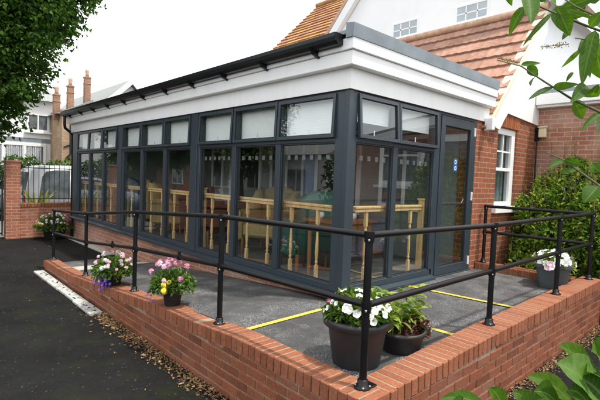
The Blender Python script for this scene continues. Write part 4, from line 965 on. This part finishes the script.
def foliage_dome(m,c,rx,ry,rz,n,sz,trail=0):
    q=rng.normal(size=(n,3)); q/=np.linalg.norm(q,axis=1)[:,None]; q[:,2]=np.abs(q[:,2])*1.0-trail*rng.uniform(0,1,n)
    P=np.array(c)+q*np.array([rx,ry,rz])*(rng.uniform(.2,1.0,n)**.5)[:,None]
    leaves(m,P,q+rng.normal(size=(n,3))*.6+np.array([0,0,.2]),rng.uniform(.6,1.3,n)*sz,rng.uniform(.6,1.2,n)*sz*.7,.2,.25)
def surf(c,rx,ry,rz,toward=(-.6,-.6,.5),spread=.9,lo=-.1):
    while True:
        d=Vector((R.gauss(0,1),R.gauss(0,1),abs(R.gauss(0,.9))+lo)); d=(d.normalized()+Vector(toward)*R.uniform(0,spread)).normalized()
        if d.z>-.45: return Vector((c[0]+d.x*rx,c[1]+d.y*ry,c[2]+d.z*rz)),d
def pot_lathe(t,mat,r0,r1,h,rim=.012,soil=True,n=24):
    m=MB(); m.lathe([(r0*.96,0),(r0,.006),(r0+(r1-r0)*.80,h*.80),(r1*.985,h*.83),(r1+rim,h*.84),(r1+rim*1.15,h*.97),(r1+rim*.6,h),(r1-.006,h*.995),(r1-.012,h*.86)],(0,0,0),n); m.build('pot',mat,t,local=True)
    if soil:
        m=MB(); m.lathe([(0.001,h*.90),(r1*.5,h*.91),(r1-.011,h*.88)],(0,0,0),n,capb=False); m.build('soil',M['soil'],t,local=True)
# pot by the corner post
t=thing('flower_pot','big dark grey tub of white petunias standing behind the corner rail post','flower pot',(-1.035,-1.075,-.085))
pot_lathe(t,M['pot_dark'],.165,.215,.33,.024,n=36)
m=MB(); foliage_dome(m,(0,0,.33),.225,.225,.165,1500,.05,.06); m.build('foliage',M['pot_leaf'],t,local=True)
m=MB(); foliage_dome(m,(.03,0,.345),.22,.22,.15,420,.055,.05); m.build('young_leaves',M['lime_leaf'],t,local=True)
for k in range(46):
    p,d=surf((0,0,.335),.245,.245,.18,(-.85,-.85,.55),1.3,lo=.08); 
    pk=(d.x<-.45 and d.y>.2) and k%2==0
    flower(t,'petunia','petal_magenta' if pk and k%4==0 else 'petal_pale' if pk else 'petal_white',p,d,R.uniform(.55,.92))
# low trough beside it
t=thing('flower_pot','low dark trough with soil, dark red leaves and a lanky lime green plant','flower pot',(-.57,-1.135,-.082))
m=MB(); m.lathe([(.15,0),(.16,.005),(.185,.13),(.20,.135),(.205,.15),(.195,.16),(.182,.155),(.175,.12)],(0,0,0),28,sx=.98,sy=.85); m.build('pot',M['pot_dark'],t,local=True)
m=MB(); m.lathe([(.001,.125),(.1,.13),(.176,.118)],(0,0,0),28,capb=False,sx=.98,sy=.85); m.build('soil',M['soil'],t,local=True)
m=MB()
for k in range(18):
    a=R.uniform(0,6.283); x0,y0=.08*math.cos(a)-.03,.05*math.sin(a)+.03; x1,y1=x0+R.uniform(-.10,.24),y0+R.uniform(-.04,.18); z1=R.uniform(.24,.46)
    m.tube([(x0,y0,.12),((x0+x1)/2+.02,(y0+y1)/2,.12+(z1-.12)*.6),(x1,y1,z1)],[.004,.0035,.002],5)
    for q in range(12):
        tt=R.uniform(.3,1); p=Vector((x0+(x1-x0)*tt,y0+(y1-y0)*tt,.12+(z1-.12)*tt)); a2=R.uniform(0,6.283); dd=Vector((math.cos(a2),math.sin(a2),R.uniform(-.5,.3)))*R.uniform(.07,.13); blade(m,p,p+dd,R.uniform(.03,.052),bend=(0,0,.012),n=5)
m.build('foliage',M['lime_leaf'],t,local=True)
m=MB(); foliage_dome(m,(.12,.0,.12),.17,.13,.13,420,.045,.3); m.build('red_foliage',M['dark_red_leaf'],t,local=True)
for k in range(4): flower(t,'petunia','petal_pale',(.24+R.uniform(-.03,.03),-.06+R.uniform(-.04,.03),.12+R.uniform(-.01,.04)),(-.4,-.7,.6),.75)
# pink and yellow pot on the wall
t=thing('flower_pot','small black pot of pink geraniums and yellow flowers on the sloping wall','flower pot',(-1.35,1.06,wall_zL(1.06)))
pot_lathe(t,M['pot_black'],.075,.105,.19)
m=MB(); foliage_dome(m,(0,0,.21),.21,.21,.16,1100,.048,.5); m.build('foliage',M['pot_leaf'],t,local=True)
for k in range(24):
    p,d=surf((0,0,.26),.23,.23,.20,(-.35,-.5,.5)); flower(t,'cluster','petal_pink' if k%3 else 'petal_pale',p,d,R.uniform(.55,1.0))
for k in range(5): flower(t,'pompom','petal_yellow',Vector((-.13+R.uniform(-.06,.05),-.13+R.uniform(-.05,.06),.22+R.uniform(-.06,.07))),(-.6,-.6,.5),R.uniform(.8,1.05))
for k in range(20): flower(t,'star','petal_purple',Vector((-.16+R.uniform(-.06,.03),.12+R.uniform(-.06,.10),.13+R.uniform(-.09,.06))),(-.8,0,.4),R.uniform(.8,1.2))
# pale pink and violet pot further along
t=thing('flower_pot','black pot of pale pink geraniums trailing violet lobelia on the wall','flower pot',(-1.365,2.62,wall_zL(2.62)))
pot_lathe(t,M['pot_black'],.085,.12,.17)
m=MB(); foliage_dome(m,(0,0,.18),.25,.27,.19,1200,.05,.45); m.build('foliage',M['pot_leaf'],t,local=True)
for k in range(28):
    p,d=surf((0,.03,.22),.25,.27,.20,(-.4,-.35,.6)); flower(t,'cluster','petal_pale' if k%4 else 'petal_white',p,d,R.uniform(.55,1.0))
for k in range(95):
    p=Vector((-.15+R.gauss(0,.04),-.03+R.gauss(0,.085),.07+R.gauss(0,.042))); flower(t,'star','petal_purple',p,(-.7,-.3,.5),R.uniform(1.3,2.0))
for k in range(3): flower(t,'pompom','petal_yellow',Vector((.02+R.uniform(-.05,.05),-.2,.16+R.uniform(-.03,.05))),(-.5,-.7,.5),.7)
# far pot on the ground by the garden wall
t=thing('flower_pot','dark round planter of mixed white and pink flowers at the foot of the garden wall','flower pot',(-.40,9.3,GZ))
pot_lathe(t,M['pot_black'],.20,.28,.30)
m=MB(); foliage_dome(m,(0,0,.30),.40,.36,.30,1100,.085,.3); m.build('foliage',M['pot_leaf'],t,local=True)
for k in range(54):
    p,d=surf((0,0,.32),.42,.36,.32,(-.3,-.7,.4)); rr=R.random()
    mt='petal_magenta' if p.x>.16 and rr<.7 else 'petal_yellow' if p.x<-.28 and rr<.6 else 'petal_white' if rr<.6 else 'petal_pale'
    flower(t,'cluster',mt,p,d,R.uniform(.65,1.05))
# grey planter by the return rail
t=thing('flower_pot','square grey plastic planter of white petunias by the return rail','flower pot',(2.72,-1.12,-.05)); t.rotation_euler=(0,0,math.radians(20))
def sqpot(m,a0,b0,a1,b1,h):
    vs=[]; 
    for (a,b,z) in ((a0,b0,0),(a1,b1,h*.86),(a1+.016,b1+.016,h*.87),(a1+.018,b1+.018,h),(a1-.006,b1-.006,h),(a1-.01,b1-.01,h*.88)):
        rr=.25*min(a,b); 
        for k,(sx_,sy_) in enumerate(((1,1),(-1,1),(-1,-1),(1,-1))):
            for q in range(4):
                an=math.pi/2*k+math.pi/2*q/3; vs.append((sx_*(a-rr)+rr*math.cos(an),sy_*(b-rr)+rr*math.sin(an),z))
    n=16; fs=[(i*n+j,i*n+(j+1)%n,(i+1)*n+(j+1)%n,(i+1)*n+j) for i in range(5) for j in range(n)]+[tuple(range(n))]; m.add(vs,fs,False)
m=MB(); sqpot(m,.20,.15,.255,.19,.30); m.build('pot',M['pot_grey'],t,local=True)
m=MB(); m.box(-.24,.24,-.175,.175,.25,.265); m.build('soil',M['soil'],t,local=True)
m=MB(); foliage_dome(m,(0,0,.28),.30,.24,.15,900,.05,.3); m.build('foliage',M['lime_leaf'],t,local=True)
for k in range(40):
    p,d=surf((0,0,.28),.30,.25,.17,(-.5,-.4,.6)); flower(t,'petunia','petal_white',p,d,R.uniform(.95,1.4))
for k in range(9): flower(t,'petunia','petal_magenta' if k%2 else 'petal_pink',Vector((.20+R.uniform(-.08,.10),-.22+R.uniform(-.05,.05),.27+R.uniform(-.04,.07))),(-.3,-.8,.4),R.uniform(.7,1.0))
for k in range(4): flower(t,'petunia','petal_pale',Vector((-.33+R.uniform(-.04,.04),.05+R.uniform(-.05,.05),.30+R.uniform(-.04,.04))),(-.8,-.2,.3),R.uniform(.8,1.1))
# ------------------------------------------------------------------ near shrubs on the right edge
def nrm_cam(p): 
    v=(CP-Vector(p)).normalized(); return v+Vector((R.uniform(-.5,.5),R.uniform(-.5,.5),R.uniform(-.2,.6)))*.8
bd=thing('buddleia_shrub','tall shrub with long pointed green leaves overhanging at the upper edge','shrub',(at(760,300,1.6).x,at(760,300,1.6).y,GZ))
D1=1.25
stems=[[(760,420,1.6),(720,150,1.5),(640,45,1.35),(590,27,D1),(560,15,D1),(536,5,D1),(500,-14,1.3)],[(720,150,1.5),(650,130,1.3),(600,112,D1),(572,99,D1),(545,82,D1),(521,66,D1),(497,60,D1+.05)],
 [(720,220,1.5),(640,205,1.3),(598,185,D1),(580,172,D1),(564,160,D1),(545,152,D1)],[(640,45,1.35),(600,18,1.2),(575,6,1.2),(548,-12,1.25)],[(640,45,1.35),(606,52,1.25),(590,40,1.22),(575,38,1.22)],[(760,600,1.7),(760,420,1.6)]]
m=MB()
for s in stems:
    P=[at(*q) for q in s]; k=len(P); m.tube(P,[.0055-.004*i/(k-1) if s[0][0]>700 else .004-.0026*i/(k-1) for i in range(k)],6)
p0=at(760,600,1.7); m.tube([(p0.x,p0.y,GZ),p0],[.014,.011],6)
m.build('stems',M['stem_green'],bd)
LV=[(528,-6,531,24,17,1.22),(525,6,509,36,11,1.27),(552,13,522,47,6,1.22),(556,6,570,36,19,1.25),(595,30,582,86,16,1.20),(580,50,561,68,5,1.25),(521,65,541,63,6,D1),(527,66,538,76,10,D1),(536,76,531,86,9,D1),(553,87,528,100,8,D1),(553,87,579,84,8,D1),(586,85,570,103,13,D1),
 (573,101,583,119,14,D1),(600,113,581,131,7,D1),(563,160,548,169,7,D1),(560,173,579,169,6,D1),(564,160,584,166,8,D1),(598,186,583,203,18,1.2),(600,172,592,164,14,1.2),(560,8,600,-4,12,1.25),(566,10,596,20,5,1.22),(590,27,604,10,11,1.2),(576,18,586,6,6,1.28),(548,-8,556,6,8,1.3),(505,-10,512,6,7,1.35),(585,40,577,52,9,1.25),(588,42,600,58,16,1.22),(597,55,604,80,18,1.2),(585,66,590,78,6,1.3),(573,72,566,82,4,1.3),(592,96,598,84,12,1.25),(578,90,600,96,9,1.27),
 (560,20,590,14,6,1.3),(570,30,562,40,6,1.3),(606,120,597,132,12,1.2),(600,0,585,-10,16,1.2),(545,2,538,-10,10,1.25)]
m=MB()
for (u,v,u2,v2,wp,dd) in LV:
    a=at(u,v,dd); b=at(u2,v2,dd-R.uniform(-.06,.09)); blade(m,a,b,wp/F*dd*.98,bend=nrm_cam(a)*.006,nrm=nrm_cam((a+b)/2),n=10,wavy=.02,widest=.36)
for st in stems:   # the rest of the shrub, along the stems beyond the picture edge
    P=[at(*q) for q in st]
    for p,q,a,b in zip(P,P[1:],st,st[1:]):
        if min(a[0],b[0])<604: continue
        for k in range(int((q-p).length/.028)):
            c=p.lerp(q,R.random()); e=Vector((R.gauss(0,1),R.gauss(0,1),R.gauss(-.1,.7))).normalized()*R.uniform(.05,.10)
            if (c+e-CP).dot(rt2)/(c+e-CP).dot(fw)*F>304: blade(m,c,c+e,R.uniform(.014,.028),bend=(0,0,.008),n=7)
m.build('foliage',M['big_leaf'],bd)
m=MB()
for (u0,v0,u1,v1) in ((520,63,497,58),(568,44,541,47),(600,92,580,86),(600,60,590,55)):
    m=MB()
    for k in range(70):
        t_=R.random(); p=at(u0+(u1-u0)*t_+R.gauss(0,1.6)*(1-t_*.6),v0+(v1-v0)*t_+R.gauss(0,1.6)*(1-t_*.6),1.3+R.gauss(0,.006)); leaves(m,np.array([p]),rng.normal(size=(1,3)),np.array([.006]),np.array([.004]))
    m.tube([at(u0,v0,1.3),at(u1,v1,1.3)],.0012,5); m.build('dry_flower_spike',M['sprig'],bd)
lsb=at(600,560,1.25)
ls=thing('broad_leaved_shrub','low shrub with broad veined green leaves at the lower corner of the view','shrub',(lsb.x,lsb.y,GZ))
LV2=[(598,378,558,346,21,1.12),(600,398,556,364,34,1.0),(572,402,526,376,17,1.05),(505,412,488,388,14,1.0),(486,408,440,399,12,1.0),(604,372,592,352,22,1.1),(610,408,578,378,30,.97),(600,360,608,340,16,1.12),(560,408,534,392,22,.97),(535,415,512,392,16,1.0),(588,404,566,392,22,.93),(604,390,588,372,26,1.02),(470,416,452,402,12,1.0),(520,420,546,398,18,.96)]
m=MB(); m2=MB()
for i,(u,v,u2,v2,wp,dd) in enumerate(LV2):
    a=at(u,v,dd); b=at(u2,v2,dd-R.uniform(-.03,.08)); (blade(m2 if i in (1,) else m,a,b,wp/F*dd*1.25,bend=Vector((0,0,.012)),nrm=nrm_cam((a+b)/2)+Vector((0,0,.8)),n=12,wavy=.03,widest=.42))
m.build('foliage',M['big_leaf'],ls); m2.build('pale_leaves',M['pale_leaf'],ls)
m=MB()
for i,(u,v,u2,v2,wp,dd) in enumerate(LV2):
    a=at(u,v,dd); m.tube([(lsb.x+R.uniform(-.05,.05),lsb.y+R.uniform(-.05,.05),GZ),(lsb.x*.6+a.x*.4,lsb.y*.6+a.y*.4,(GZ+a.z)/2),a],[.008,.006,.003],6)
m.build('stems',M['stem_green'],ls)
# ------------------------------------------------------------------ fallen leaves
m=MB()
def litter(n,fx,fy,sz=(.009,.027)):
    for i in range(n):
        x,y=fx(),fy(); z=GZ+R.uniform(.003,.018); a=R.uniform(0,6.283); L=R.uniform(*sz); P=np.array([[x,y,z]]); D=np.array([[math.cos(a),math.sin(a),R.uniform(-.1,.4)]])
        leaves(m,P,D,np.array([L]),np.array([L*R.uniform(.4,.8)]),R.uniform(-.3,.4),R.uniform(-.2,.3))
litter(2800,lambda:XO-.005-abs(R.gauss(0,.07)),lambda:R.uniform(-1.9,2.9))
litter(420,lambda:XO-.005-abs(R.gauss(0,.10)),lambda:R.choice((.2,1.0,1.5,2.1,2.5))+R.gauss(0,.12),(.02,.05))
litter(260,lambda:XO-.02-abs(R.gauss(0,.05)),lambda:R.uniform(3.0,5.6))
litter(4000,lambda:R.uniform(-1.7,5.0),lambda:YO-.005-abs(R.gauss(0,.075)))
litter(160,lambda:XO-abs(R.gauss(0,.7)),lambda:R.uniform(-2,8))
litter(60,lambda:R.uniform(-1.2,.1),lambda:R.uniform(7,9.6))
tag(m.build('fallen_leaves',M['dry_leaf'],recalc=False),'dry brown leaves drifted along the foot of the brick wall','leaves',kind='stuff')
# small litter on the deck
m=MB()
for i in range(36):
    x,y=(R.uniform(-1.2,-.1),R.uniform(-1.2,3.5)) if i%2 else (R.uniform(0,2.7),R.uniform(-1.2,-.1)); a=R.uniform(0,6.283); L=R.uniform(.008,.02)
    leaves(m,np.array([[x,y,(deck_z(y) if x<.06 else deck_zr(x))+.008]]),np.array([[math.cos(a),math.sin(a),.1]]),np.array([L]),np.array([L*.6]))
tag(m.build('leaf_litter',M['dry_leaf'],recalc=False),'scattered dry leaf bits on the grey ramp surface','leaves',kind='stuff')
